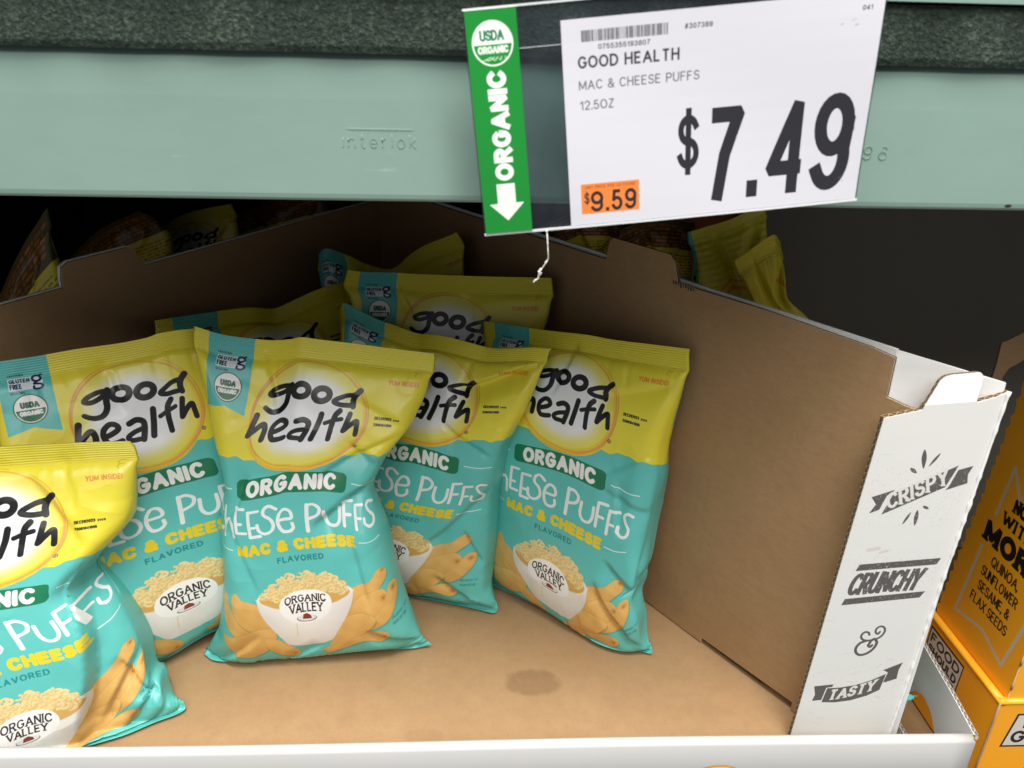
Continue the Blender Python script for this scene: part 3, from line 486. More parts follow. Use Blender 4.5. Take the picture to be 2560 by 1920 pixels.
# ------------------------------------------------------------------ pillow bags: a small inextensible-film inflation
BW, BH = .275, .39
def film(seed, thick=.085, slack=.9, levels=((32, 46, 280), (96, 138, 120))):
    rng = np.random.RandomState(seed); X = None
    for N, M, its in levels:
        du, dv = BW/N, BH/M; jq = np.arange(2*N); u = np.where(jq <= N, jq/N, 2-jq/N)
        if X is None:
            j = np.arange(2*N); u = np.where(j <= N, j/N, 2-j/N); xs = (u-.5)*BW
            X = np.zeros((M+1, 2*N, 3)); X[:, :, 0] = xs[None]; X[:, :, 2] = (np.arange(M+1)/M*BH)[:, None]
            side = np.sin(np.pi*j/N); t = np.arange(M+1)/M
            X[:, :, 1] = (side[None]*np.sin(np.pi*t)[:, None])*.008
            X[:, :, 1] += rng.randn(M+1, 2*N)*.0006
        else:                                   # upsample three times, periodic across, clamped down
            m0, n0 = X.shape[:2]; f = M//(m0-1)
            a = np.arange(2*N)/(2*N)*n0; i0 = np.floor(a).astype(int); w = (a-i0)[None, :, None]
            Xc = X[:, i0 % n0]*(1-w)+X[:, (i0+1) % n0]*w
            b = np.arange(M+1)/M*(m0-1); k0 = np.minimum(np.floor(b).astype(int), m0-2); w = (b-k0)[:, None, None]
            X = Xc[k0]*(1-w)+Xc[k0+1]*w; X[:, :, 1] += rng.randn(M+1, 2*N)*.00012
        V = np.zeros_like(X); t = np.arange(M+1)/M
        seal = (t < .022) | (t > .935); sealf = seal[:, None]
        jj = np.arange(2*N); th = jj/(2*N)*2*np.pi; nz = np.zeros((M+1, 2*N))
        for q in range(7):
            nz += rng.randn()*np.sin(rng.randint(1, 4)*th[None]+rng.rand()*6.3+rng.uniform(-9, 9)*t[:, None])
        P = (1+.30*nz)*(np.clip((1-t)*2.6+.1, 0, 1.2))[:, None]
        amp = thick/2*np.sin(np.pi/2*np.clip(np.minimum(t/.30, (1-t-.05)/.62), .0, 1))**.85
        Lh, Lv, Ld = du, dv, math.hypot(du, dv); back = (-jj) % (2*N)
        def rel(A, B, L, kc):
            d = B-A; l = np.sqrt((d*d).sum(-1, keepdims=True))+1e-12; e = (l-L)/l
            return d*e*.5*np.where(e > 0, 1.0, kc)
        for it in range(its):
            gx = np.roll(X, -1, 1)-np.roll(X, 1, 1); gz = np.empty_like(X); gz[1:-1] = X[2:]-X[:-2]; gz[0] = X[1]-X[0]; gz[-1] = X[-1]-X[-2]
            n = np.cross(gx, gz); n /= np.sqrt((n*n).sum(-1, keepdims=True))+1e-12
            Pn = n*P[..., None]*(.00030 if N < 40 else .00008)
            V = V*.86-Pn*(~sealf)[..., None]
            O = X.copy(); X = X+V
            for s in (0, 1):
                i = np.arange(s, 2*N, 2); k = (i+1) % (2*N); c = rel(X[:, i], X[:, k], Lh, .25); X[:, i] += c; X[:, k] -= c
            for s in (0, 1):
                i = np.arange(s, M, 2); c = rel(X[i], X[i+1], Lv, .25); X[i] += c; X[i+1] -= c
            for dj in (1, -1):
                for s in (0, 1):
                    i = np.arange(s, M, 2); Y = np.roll(X[i+1], -dj, 1); c = rel(X[i], Y, Ld, .15); X[i] += c; X[i+1] -= np.roll(c, dj, 1)
            for s in (0, 1):                    # bending: light
                av = (np.roll(X, 1, 1)+np.roll(X, -1, 1))/2; X += (av-X)*(.04 if N < 40 else .06)
            X[1:-1] += ((X[2:]+X[:-2])/2-X[1:-1])*.06
            y = X[:, :, 1]; lim = amp[:, None]*1.0+.002; X[:, :, 1] = np.where(np.abs(y) > lim, np.sign(y)*(lim+(np.abs(y)-lim)*.5), y)
            S = (X+X[:, back]*np.array([1, -1, 1]))/2
            X[seal, :, 0] += .25*((u*BW-BW/2 if N > 40 else xs)[None]-X[seal][:, :, 0]); m = X[seal]; mir = X[:, back][seal]; av = (m+mir)/2; av[:, :, 1] = 0; X[seal] = av
            V = (X-O)*.9 if it % 1 == 0 else V
    return X, N, M
def along(pts, t):
    p = np.array(pts, float); d = np.r_[0, np.cumsum(np.hypot(*np.diff(p, axis=0).T))]; d /= d[-1]
    q = np.stack([np.interp(t, d, p[:, 0]), np.interp(t, d, p[:, 1])], -1)
    return q
def gsm(v, s):
    k = np.exp(-np.arange(-3*s, 3*s+1)**2/(2.0*s*s)); k /= k.sum(); return np.convolve(np.pad(v, 3*s, 'edge'), k, 'valid')
def bag_points(D, X, N, M):
    """fold the inflated film onto its place: outline curves lie in the bag's own leaning plane"""
    A, B = np.array(D['A']), np.array(D['B']); e = B-A; e[2] = 0; e /= np.linalg.norm(e); h = np.array([-e[1], e[0], 0]); th = math.radians(D['lean'])
    up = np.array([0, 0, 1])*math.cos(th)+h*math.sin(th); n = np.cross(e, up)      # n points to the front
    T, R_, Bo, L = D['T'], D['R'], D['Bo'], D['L']
    l, r = X[:, :, 0].min(1), X[:, :, 0].max(1); l, r = gsm(l, 3), gsm(r, 3); zz = X[:, :, 2]; zm = zz.mean(1)
    zb, zt = zz[0], zz[-1]; t = np.clip((zz-zb)/(zt-zb), 0, 1); ti = t*(M); i0 = np.clip(np.floor(ti).astype(int), 0, M-1); w = ti-i0
    lo, hi = l[i0]*(1-w)+l[i0+1]*w, r[i0]*(1-w)+r[i0+1]*w; s = (X[:, :, 0]-lo)/(hi-lo); sc = np.clip(s, 0, 1)
    sm = lambda c: along([tuple(q) for q in smooth(c, 5)], np.linspace(0, 1, 200))
    cT, cB, cL, cR = sm(T), sm(Bo), sm(L)[::-1], sm(R_)[::-1]                      # L, R from bottom to top
    f = np.linspace(0, 1, 200); g = lambda c, q: np.stack([np.interp(q, f, c[:, 0]), np.interp(q, f, c[:, 1])], -1)
    for k in (0, -1): c_ = (cL if k == 0 else cR)
    bl, br, tl, tr = (cB[0]+cL[0])/2, (cB[-1]+cR[0])/2, (cT[0]+cL[-1])/2, (cT[-1]+cR[-1])/2
    S, Tt = sc[..., None], t[..., None]
    Q = (1-Tt)*g(cB, sc)+Tt*g(cT, sc)+(1-S)*g(cL, t)+S*g(cR, t)-((1-S)*(1-Tt)*bl+S*(1-Tt)*br+(1-S)*Tt*tl+S*Tt*tr)
    Q[..., 0] += (s-sc)*(hi-lo)
    y = X[:, :, 1].copy()
    chord = tl+(tr-tl)*S; dip = (chord[..., 1]-g(cT, sc)[..., 1]); y = y-D.get('curl', .8)*dip*np.clip((t-.6)/.4, 0, 1)**2
    for (cs, ct, rad, amp) in D.get('dent', ()): y = y+amp*np.exp(-(((sc-cs)/rad)**2+((t-ct)*1.4/rad)**2))*np.where(X[:, :, 1] > .0, 1, -.3)
    for (s0, t0, s1, t1, wd, amp) in D.get('fold', ()):   # straight creases: a step with a soft and a sharp side
        dx, dy = s1-s0, (t1-t0)*1.4; LL = math.hypot(dx, dy); px, py = sc-s0, (t-t0)*1.4
        al = (px*dx+py*dy)/LL/LL; dd = (px*dy-py*dx)/LL; fade = np.clip(np.minimum(al, 1-al)*5+.1, 0, 1)*np.clip(1-np.abs(al-.5)*0, 0, 1)*(al > -.02)*(al < 1.02)
        y = y+amp*fade*np.where(dd > 0, np.clip(1-dd/wd/1.6, 0, 1)**1.3, np.clip(1+dd/(wd*.22), 0, 1))
    rp = np.random.RandomState(D['seed']+100); pk = np.zeros_like(y)
    for q in range(34):
        s0, wd, ln, a = rp.rand(), rp.uniform(.007, .02), rp.uniform(.04, .17), rp.uniform(-.0022, .0018); sl = rp.uniform(-.35, .35)
        if q % 2: d_ = .935-t
        else: d_ = t-.022
        pk += a*np.clip(1-np.abs(sc-s0-sl*d_)/wd, 0, 1)*np.clip(1-d_/ln, 0, 1)*(d_ > -.01)
    for q in range(12):                      # puckers reaching in from the side folds
        t0, wd, ln, a = rp.uniform(.15, .85), rp.uniform(.006, .016), rp.uniform(.06, .2), rp.uniform(-.0024, .0016); sl = rp.uniform(-.5, .5)
        d_ = sc if q % 2 else 1-sc; pk += a*np.clip(1-np.abs(t-t0-sl*d_*.7)/wd, 0, 1)*np.clip(1-d_/ln, 0, 1)
    y = y+pk*np.where(X[:, :, 1] > 0, 1, .2)
    Pt = A+Q[..., :1]*e+Q[..., 1:]*up+y[..., None]*n
    fr = np.zeros(2*N); fr[1:N] = 1; fr[N+1:] = -1; Pt += (fr*.0005)[None, :, None]*n
    low = np.minimum(Q[..., 1], 0); hf = -h
    Pt += low[..., None]*(-up)+(-low[..., None]*1.15)*hf
    Pt[..., 2] = np.maximum(Pt[..., 2], .0022+.0015*np.clip(y/.04, 0, 1))
    wt = np.hypot(*(g(cR, t)-g(cL, t)).transpose(2, 0, 1)); k = np.clip(wt/BW*1.05, .3, 1.02); E = np.minimum(k+(1-k)*.42, 1); q = np.clip(2*s-1, -1, 1)
    F = k*q+(E-k)*q*np.abs(q)**4; u = .5+.5*F; f = 1-np.arange(M+1)/M; v = f+D.get('vw', .7)*(np.interp(f, [0, .3, .45, .57, .71, .82, .90, .95, 1], [0, .3, .475, .64, .81, .90, .965, .985, 1])-f)
    if 'crop' in D: c0, c1, c2 = D['crop']; u = c0+u*c1; v = v*c2
    return Pt, u, 1-v
# ------------------------------------------------------------------ materials
KR = (.42, .253, .125); KR2 = (.49, .312, .162)
M_kraft = kraft('kraft_board', KR, KR2)
M_floor = kraft('kraft_floor', KR, KR2, [(.066, .118, .032, .022, .38), (-.055, .045, .022, .010, .13), (-.02, .028, .035, .008, .10)])
def white_board(name, col=(.86, .86, .85)):
    K = Mat(name, col, .5, .4); n = K.noise(30, 5, .65); sm = K.noise(7, 4, .6, st=(1, 1, 4))
    c = K.mix(K.math('MULTIPLY', K.math('SUBTRACT', n, .5, True), .5), col, tuple(x*.8 for x in col)); c = K.mix(K.math('MULTIPLY', K.math('SUBTRACT', sm, .58, True), 1.1), c, (.5, .5, .5)); K.base(c); K.bump(K.noise(240, 3), .12, .0004); K.bump(K.noise(14, 3), .2, .002); return K
M_white = white_board('white_board').m
M_edge = board_edge('corrugated_edge', (.50, .34, .20), (.74, .73, .72)); M_edgew = board_edge('white_corrugated_edge', (.60, .56, .53), (.74, .73, .72))
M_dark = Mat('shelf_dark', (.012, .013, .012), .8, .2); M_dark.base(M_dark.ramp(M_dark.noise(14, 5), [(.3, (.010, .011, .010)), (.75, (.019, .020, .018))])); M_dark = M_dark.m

# ------------------------------------------------------------------ the setting: shelf deck under and over, dark back
M_deck = kraft('wood_deck', (.22, .14, .065), (.28, .18, .085)); o = box('floor', (-1.6, .008, -.115), (1.8, 1.35, -.095), M_deck); o['kind'] = 'structure'
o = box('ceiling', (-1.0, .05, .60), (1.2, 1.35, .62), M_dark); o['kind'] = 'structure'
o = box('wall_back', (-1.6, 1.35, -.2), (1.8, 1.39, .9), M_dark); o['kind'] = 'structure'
o = box('side_light_block', (-.99, .02, -.2), (-.95, 1.39, .6), M_dark); o['kind'] = 'structure'  # unseen panel, added to stop ambient light leaking in from the left
o = box('side_light_block', (1.0, .05, -.2), (1.04, 1.39, .6), M_dark); o['kind'] = 'structure'  # its unseen partner, added against ambient light from the right

# ------------------------------------------------------------------ green rack beam
K = Mat('green_paint', (.36, .54, .46), .34, .5)
n = K.noise(5, 5, .6); K.base(K.mix(K.math('MULTIPLY', K.math('SUBTRACT', n, .4, True), 1.2, True), (.345, .54, .455), (.30, .47, .395)))
g2 = K.noise(3.2, 6, .7, st=(1, 1, 5)); wear = K.noise(120, 5, .8, st=(.35, 1, 1)); sp_ = N_(K.t, 'ShaderNodeSeparateXYZ'); K.l(K.co(), sp_.inputs[0])
cc = K.mix(K.math('MULTIPLY', K.math('SUBTRACT', n, .4, True), 1.6, True), (.245, .365, .315), (.195, .30, .26)); cc = K.mix(K.math('MULTIPLY', K.math('SUBTRACT', g2, .5, True), 1.8, True), cc, (.20, .27, .235))
cc = K.mix(K.math('GREATER_THAN', wear, .735), cc, (.48, .60, .54)); scr = K.noise(70, 3, .8, st=(.16, 1, 1)); cc = K.mix(K.math('MULTIPLY', K.math('SUBTRACT', scr, .66, True), 5.0, True), cc, (.40, .55, .48)); K.base(cc)
sc_ = K.noise(40, 5, .7, st=(1, 6, 14)); K.rough(K.math('ADD', K.math('MULTIPLY', sc_, .3), .2)); K.bump(K.noise(70, 4), .08, .001); K.bump(K.noise(9, 3), .12, .004); M_green = K.m
K = Mat('green_rubber', (.03, .045, .036), .85, .3); n = K.noise(330, 3, .7); n2 = K.noise(22, 4)
K.base(K.ramp(K.math('ADD', K.math('MULTIPLY', n, .7), K.math('MULTIPLY', n2, .3)), [(.36, (.020, .032, .024)), (.54, (.046, .066, .050)), (.72, (.15, .19, .155))])); K.bump(n, 1.0, .004); M_rub = K.m
beam = thing('shelf_beam', 'long pale green steel rack beam across the top above the snack bags', 'shelf beam', (0, 0, .62))
prof = [(.003, .667), (.0, .664), (-.0005, .640), (-.0005, .5775), (.0, .5745), (.0018, .5727), (.005, .5720), (.045, .5720), (.045, .668), (.004, .668)]
rows = [[(x, y, z) for y, z in prof] for x in np.linspace(-1.5, 1.75, 40)]; o = loft('beam_face', rows, M_green, beam)
pr2 = [(-.006, .6725), (-.0042, .6682), (.004, .6680), (.046, .6685), (.046, .705), (-.006, .705), (-.008, .700)]
o = loft('speckled_strip', [[(x, y+.0006*math.sin(x*90)*(y < 0), z+.0006*math.sin(x*70)*(.669 < z < .68)) for y, z in pr2] for x in np.linspace(-1.5, 1.75, 240)], M_rub, beam)
pr3 = [(-.012, .7065), (-.012, .79), (.045, .79), (.045, .7065)]
o = loft('upper_flange', [[(x, y, z) for y, z in pr3] for x in (-1.5, 1.75)], M_green, beam)
def relief(name, polys2, th, mat, parent, o3, ex, ey):
    """strokes raised from a surface as small solid bars"""
    bm = bmesh.new(); o3, ex, ey = Vector(o3), Vector(ex), Vector(ey); n = ex.cross(ey)
    for p in polys2:
        a = [bm.verts.new(o3+ex*q[0]+ey*(-q[1])) for q in p]; b = [bm.verts.new(o3+ex*q[0]+ey*(-q[1])+n*th) for q in p]; k = len(a)
        cx = sum((v.co for v in b), Vector())/k
        for v in b: v.co = v.co+(cx-v.co)*.25
        try: bm.faces.new(b)
        except ValueError: pass
        for i in range(k): bm.faces.new((a[i], a[(i+1) % k], b[(i+1) % k], b[i]))
    bmesh.ops.recalc_face_normals(bm, faces=bm.faces); me = bpy.data.meshes.new(name); bm.to_mesh(me); bm.free(); return link(name, me, mat, parent)
GL['t'] = (.34, [[(.14, .9), (.14, .15)]+A_(.3, .16, .16, .16, 180, 290, 6)]+[[(0, .66), (.32, .66)]]); GL['e'] = (.5, [[(.02, .34), (.5, .34)]+A_(.26, .34, .25, .32, 0, 310, 14)])
GL['r'] = (.32, [[(0, 0), (0, .66)], [(0, .4)]+A_(.2, .42, .2, .24, 170, 70, 6)]); GL['n'] = (.46, [[(0, 0), (0, .66)], A_(.23, .42, .23, .24, 180, 0, 9)+[(.46, 0)]])
GL['l'] = (.0, [[(0, 0), (0, .95)]]); GL['o'] = (.52, [A_(.26, .33, .26, .33, 0, 360, 16)]); GL['k'] = (.42, [[(0, 0), (0, .95)], [(.4, .66), (0, .25)], [(.12, .4), (.42, 0)]]); GL['i'] = (.0, [[(0, 0), (0, .66)]])
em = text('interlok', 0, 0, .050, .0100, .0009, gap=.34)+[np.array(q) for q in stroke([(.000, -.0125), (.052, -.0125)], .0010, 'butt')]
relief('embossed_word', em, .00040, M_green, beam, (-.0925, -.0004, .6085), (1, 0, 0), (0, 0, 1))
relief('embossed_number', [np.array(q) for q in text('2496', 0, 0, .040, .0095, .0009, gap=.5)], .0005, M_green, beam, (.2475, -.0004, .6068), (1, 0, 0), (0, 0, 1))
K = Mat('chipped_paint', (.02, .02, .018), .8)
relief('paint_chip', [ell(0, 0, .0028, .0012, 9)], .0003, K.m, beam, (.3857, -.0004, .5762), (1, 0, 0), (0, 0, 1))

# ------------------------------------------------------------------ display carton: kraft inside, white printed outside
carton = thing('display_carton', 'open display carton with brown insides and a white printed corner post', 'carton', (0, .3, 0))
o = panel('base', [(-.62, .012), (.44, .012), (.33, .115), (-.17, .84), (-.62, .03)], (0, 0, 0), (1, 0, 0), (0, 1, 0), .004, [M_floor, M_kraft, M_edge], carton)
# right wall: runs back-left from the front post
WR = Vector((.3781, .0331, 0)); DR = (Vector((-.1756, .831, 0))-WR).normalized(); LR = (Vector((-.1756, .831, 0))-WR).length
tp = lambda x: .4375
out = [(0, .001), (.035, .001), (.05, .001), (.05, .0075), (.118, .0095), (.118, .0035), (.30, .0035), (LR, .0035), (LR, .4375), (.425, .4375), (.42, .4382)]
# tab cut in the top edge
s_ = lambda p: (Vector(p)-WR).dot(DR)
a0 = s_((.1548, .355, 0)); a1 = s_((.218, .264, 0))
out = [(0, .0012), (.047, .0012), (.047, .0125), (.176, .0090), (.176, .0022), (LR, .0022), (LR, .437), (a0+.010, .4375), (a0, .4380), (a0-.004, .4600), (a0-.010, .4660), (a1+.012, .4660), (a1+.004, .4600), (a1, .4480), (a1-.004, .4370), (.16, .4385), (.05, .4360), (.027, .4335), (.0262, .3960), (.008, .3945), (0, .3945)]
er = -DR; o = panel('right_wall', [(-x, z) for x, z in out][::-1], WR, er, (0, 0, 1), .0035, [M_kraft, M_white, M_edge], carton)
nR = Vector(er).cross(Vector((0, 0, 1)))        # faces into the carton
o = panel('outer_wall', [(-x, z) for x, z in [(.03, .016), (LR, .016), (LR, .4405), (.42, .4415), (.03, .4390)]][::-1], WR-nR*.0062, er, (0, 0, 1), .003, [M_white, M_white, M_white], carton)
# torn fluting beside the tab
R = random.Random(5)
pts = [(a1+.004-i*.0022, .4345+R.uniform(-.002, .001)) for i in range(16)]+[(a1-.030, .4385), (a1+.004, .4385)]
o = panel('torn_liner', [(-x, z) for x, z in pts], WR+nR*.0006, er, (0, 0, 1), .0004, [M_edge, M_edge, M_edge], carton)
# left wall
WL = Vector((-.1756, .831, 0)); EL = Vector((-.615, .012, 0)); dl = (WL-EL); LL_ = dl.length; dl.normalize(); sl = lambda p: (Vector(p)-EL).dot(dl)
b0, b1 = sl((-.4597, .2954, 0)), sl((-.419, .397, 0)); zt = .4135
lo = [(0, .001), (LL_, .001), (LL_, zt), (b1+.002, zt), (b1-.012, zt+.024), (b1-.018, zt+.0265), (b0+.012, zt+.0265), (b0+.003, zt+.022), (b0, zt+.008), (b0, zt), (0, zt)]
o = panel('left_wall', lo, EL, dl, (0, 0, 1), .0030, [M_kraft, M_white, M_edge], carton)
nL = Vector(dl).cross(Vector((0, 0, 1)))
o = panel('left_outer_wall', [(x, z+(.0015 if z > .2 else 0)) for x, z in lo], EL-nL*.0036, dl, (0, 0, 1), .0032, [M_white, M_white, M_white], carton)
# printed corner post
pc = Canvas(.13, .42, 6000, (226, 226, 223)); GR = (92, 89, 87); rr = random.Random(3)
q = lambda pts: [(x/1000-.333, .42-z/1000) for x, z in pts]
pc.fill([q([(369.7, 289.3), (376, 312), (428.9, 341.2), (422.1, 318.6)])], GR)
pc.fill([q([(358, 290.7), (362.2, 300.5), (356.5, 308.2), (376.5, 316), (374, 312), (370.5, 310), (366.5, 294.7)])], GR)
pc.fill([q([(429.6, 336.5), (442.4, 340.8), (439.6, 331.9), (441.6, 322.8), (423, 315.3), (425.4, 319.6)])], GR)
def ptext(s, x, z, w_, h_, th, rot, **k): return text(s, x/1000-.333, .42-z/1000, w_/1000, h_/1000, th/1000, rot=rot, **k)
pc.fill(ptext('CRISPY', 374.5, 294.2, 58, 17, 3.1, 29.3, ital=.22, serif=.8, gap=.22), (222, 220, 216))
def leaf(a, b, wd):
    a, b = np.array(a, float), np.array(b, float); m_ = a+(b-a)*.45; d = (b-a)/np.hypot(*(b-a)); n_ = np.array([-d[1], d[0]])*wd/2
    return q(blob([a, m_+n_, b, m_-n_]))
for a, b, wd in (((393.6, 357.5), (397.2, 337.9), 4.6), ((409, 353.8), (401.5, 340), 2.6), ((385.2, 338.6), (392.2, 333.2), 3.6), ((406.6, 298.4), (413, 295.3), 3), ((402.6, 294.4), (403.8, 277), 3.9), ((397, 292), (391.8, 278.3), 2.6)): pc.fill([leaf(a, b, wd)], GR)
pc.fill([q([(358.9, 225.8), (361.4, 233.4), (438.8, 240.6), (435.8, 233.1)]), q([(353.4, 185), (355.4, 192.6), (432.8, 201.4), (429, 193.8)])], GR)
sk = lambda p: np.stack([p[:, 0], p[:, 1]-.095*(p[:, 0]-(.357-.333))], 1)
pc.fill(ptext('CRUNCHY', 354.6, 196.6, 70, 26, 4.3, 0, ital=.2, gap=.14, warp=sk), GR)
for i in range(1300):                                # worn ink
    x, z = rr.uniform(353, 440), rr.uniform(184, 342) if rr.random() < .8 else rr.uniform(58, 108)
    if 243 < z < 275: continue
    pc.fill([q(ell(x, z, rr.uniform(.15, .55), rr.uniform(.15, .9), 7))], (200, 198, 195), .75)
S_ = lambda pts, w0, w1=None: stroke(q(smooth(pts, 10)), w0/1000, 'round', (w1 or w0)/1000)
am = lambda L: [(374.3+(X-915)*.126+(Y-240)*.034, 152.4-(Y-240)*.168) for X, Y in L]
pc.fill(S_(am([(1028, 268), (1022, 252), (998, 246), (970, 262), (962, 286), (980, 306), (1022, 312)]), 2.3), GR)
pc.fill(S_(am([(1004, 313), (955, 330), (922, 365), (920, 400), (950, 422), (1005, 412), (1060, 376), (1088, 330), (1072, 300), (1045, 312), (1030, 332), (1020, 350), (1035, 360), (1050, 348)]), 2.9), GR)
pc.fill(S_(am([(1004, 313), (1060, 305), (1115, 285), (1150, 245), (1145, 213), (1115, 205), (1085, 222), (1078, 248), (1095, 262), (1112, 246)]), 2.2), GR)
pc.fill([q([(358, 58.3), (360.5, 77.5), (374, 78.3), (389, 81.4), (404, 87.5), (418.2, 96.2), (415.9, 74.4), (404, 66.5), (388, 60.3), (372, 57.8)])], GR)
pc.fill([q([(347.6, 60.3), (349.2, 69), (346.3, 80.4), (366, 82.8), (365.4, 79.3), (359.4, 78.3), (357.2, 61.5)]), q([(414, 101.2), (432.2, 111.2), (430, 101), (430.6, 89.5), (419.8, 84.8), (417.5, 84.8), (419.6, 98)])], GR)
cur = lambda p: np.stack([p[:, 0], p[:, 1]-((p[:, 0]-.031)*.13+(p[:, 0]-.031)**2*3.6)], 1)
pc.fill(ptext('TASTY', 363.4, 60.8, 47, 14.5, 2.9, 0, ital=.1, serif=.8, gap=.16, warp=cur), (222, 220, 216))
for i in range(26):
    x, z, a = rr.uniform(338, 440), rr.uniform(20, 385), rr.uniform(-.5, .8); L = rr.uniform(3, 10)
    pc.fill(stroke(q([(x, z), (x+L*math.cos(a), z+L*math.sin(a))]), rr.uniform(.0006, .0022)), (170, 170, 172), rr.uniform(.06, .2))
pc.fill(stroke(q([(366, 250), (376, 252)]), .004)+stroke(q([(378, 247), (384, 249)]), .003), (206, 190, 184), .5)
im_post = pc.image('corner_post_print')
K = white_board('printed_white_board', (.8, .8, .79)); mp = N_(K.t, 'ShaderNodeMapping'); mp.inputs['Location'].default_value = (-.333/.13, 0, 0); mp.inputs['Scale'].default_value = (1/.13, 1/.42, 1); K.l(K.co('UV'), mp.inputs[0]); K.base(K.tex(im_post, mp.outputs[0])); M_post = K.m
po = [(.3333, 0), (.4400, 0), (.4533, .4140), (.4440, .4085), (.4285, .4035), (.4270, .4046), (.3835, .4008), (.3822, .3960), (.3500, .3880)]
o = panel('corner_post', po, (0, .0288, 0), (1, 0, 0), (0, 0, 1), .0060, [M_post, M_kraft, M_edge], carton)
tb = rnd([(.0008, .0), (.0455, .0030), (.0480, .0255), (.0450, .0300), (.0180, .0272), (.0115, .0240)], {2: .004, 3: .004, 4: .005, 5: .006})
o = panel('locking_tab', tb, (.3828, .0294, .4000), (1, 0, .0), (0, .16, 1), .0045, [M_white, M_kraft, M_edge], carton)
# outer side of the post: from the post's right edge back to the wall
a = Vector((.4520, .0345, 0)); b = Vector((.3650, .0700, 0)); d = b-a
o = panel('post_side', [(0, 0), (d.length, 0), (d.length, .4375), (0, .4200)][::-1], a, d, (0, 0, 1), .003, [M_white, M_white, M_white], carton)
# worn perforated fold along the post's right edge
P_ = [Vector((.4400+.0133*t/.414-.0002, .0281, t)) for t in np.linspace(0, .414, 90)]
rs = [.0011+.0012*abs(math.sin(i*.9))*R.random() for i in range(90)]
tube('worn_fold', P_, .001, M_white, carton, rs=rs)

# ------------------------------------------------------------------ white tray
tray = thing('tray', 'low white cardboard tray whose front lip runs along the bottom', 'tray', (0, .0, -.09))
lp = Canvas(.3, .12, 3000, (196, 196, 194)); ac = []
lp.fill(stroke(ell(.2485-.1, .12-(-.027+.09), .0345, .0345, 60), .0022)+stroke(ell(.250-.1, .12-(-.028+.09), .0365, .034, 60), .0012), (226, 160, 60))
lip = [(.0035, -.092), (.0035, .030), (.0035, .0355), (.0030, .0372), (.0008, .0384), (-.0030, .0384), (-.0062, .0372), (-.0078, .0345), (-.0078, -.092)]
lip = [(y+.0038, z) for y, z in lip]
K = white_board('tray_front_print', (.8, .8, .79)); tc = K.co('Object'); mp = N_(K.t, 'ShaderNodeMapping'); mp.vector_type = 'TEXTURE'; mp.inputs['Location'].default_value = (.1, 0, -.09); mp.inputs['Rotation'].default_value = (math.radians(90), 0, 0)
sp = N_(K.t, 'ShaderNodeSeparateXYZ'); K.l(tc, sp.inputs[0]); cb = N_(K.t, 'ShaderNodeCombineXYZ'); K.l(K.math('DIVIDE', K.math('SUBTRACT', sp.outputs[0], .1), .3), cb.inputs[0]); K.l(K.math('DIVIDE', K.math('ADD', sp.outputs[2], .09), .12), cb.inputs[1])
K.base(K.tex(lp.image('tray_print'), cb.outputs[0])); M_lip = K.m
o = loft('front_lip', [[(x, y+.0008*math.sin(x*9), z+.0006*math.sin(x*6+1)) for y, z in lip] for x in np.linspace(-.95, .509, 60)], M_lip, tray, smooth_=True)
hole = rnd([(.020, -.070), (.052, -.020), (.068, -.0035), (.086, .0030), (.100, -.0020), (.112, -.0180), (.118, -.070)], .006)
sw = [(.004, -.092), (.30, -.092), (.30, .104), (.231, .0843), (.177, .0702), (.118, .0565), (.054, .0465), (.004, .0365)]
o = panel('side_wall', [(-y, z) for y, z in sw][::-1], (.512, 0, 0), (0, -1, 0), (0, 0, 1), .0045, [M_white, M_white, M_edgew], tray, holes=[[(-y, z) for y, z in hole]])
o = panel('tray_base', [(-.95, .006), (.5115, .006), (.5115, .35), (-.95, .35)], (0, 0, -.0915), (1, 0, 0), (0, 1, 0), .003, [M_kraft, M_kraft, M_edge], tray)
tube('worn_corner', [(.5085, -.0035, .0385), (.5125, .0002, .0372), (.5135, .004, .0350), (.514, .003, .020), (.5132, -.0005, -.02), (.5128, -.002, -.09)], .0016, M_edge, tray, rs=[.0012, .0022, .0018, .0012, .0012, .0014])

# ------------------------------------------------------------------ bags
im_f, im_b = bag_front().image('bag_front_print'), bag_back().image('bag_back_print')
def bag_mat(name, im):
    K = Mat(name, (1, 1, 1), .28, .5); c = K.tex(im); K.base(c)
    K.rough(K.math('ADD', K.math('MULTIPLY', K.noise(18, 3), .18), .24)); sp = N_(K.t, 'ShaderNodeSeparateXYZ'); K.l(K.co('UV'), sp.inputs[0])
    K.bump(K.noise(900, 2), .06, .0003); K.bump(K.noise(34, 4, .6), .18, .0014)
    vo = N_(K.t, 'ShaderNodeTexVoronoi'); vo.feature = 'F1'; vo.distance = 'EUCLIDEAN'; vo.inputs['Scale'].default_value = 26; dn = N_(K.t, 'ShaderNodeTexNoise'); dn.inputs['Scale'].default_value = 9; K.l(K.co(), dn.inputs['Vector'])
    ad = N_(K.t, 'ShaderNodeMix', data_type='VECTOR'); ad.inputs[0].default_value = .12; K.l(K.co(), ad.inputs[4]); K.l(dn.outputs['Color'], ad.inputs[5]); K.l(ad.outputs[1], vo.inputs['Vector'])
    ms = K.math('MULTIPLY', K.math('SUBTRACT', K.noise(11, 2), .44, True), 5, True); K.bump(K.math('MULTIPLY', vo.outputs['Distance'], ms), .30, .010)
    rg = K.math('SINE', K.math('MULTIPLY', sp.outputs[1], 2*math.pi*1.45/.0096)); mk = K.math('ADD', K.math('GREATER_THAN', sp.outputs[1], .936), K.math('LESS_THAN', sp.outputs[1], .02))
    K.bump(K.math('MULTIPLY', rg, mk), .4, .0008); return K.m
M_bf, M_bb = bag_mat('bag_film_front', im_f), bag_mat('bag_film_back', im_b)
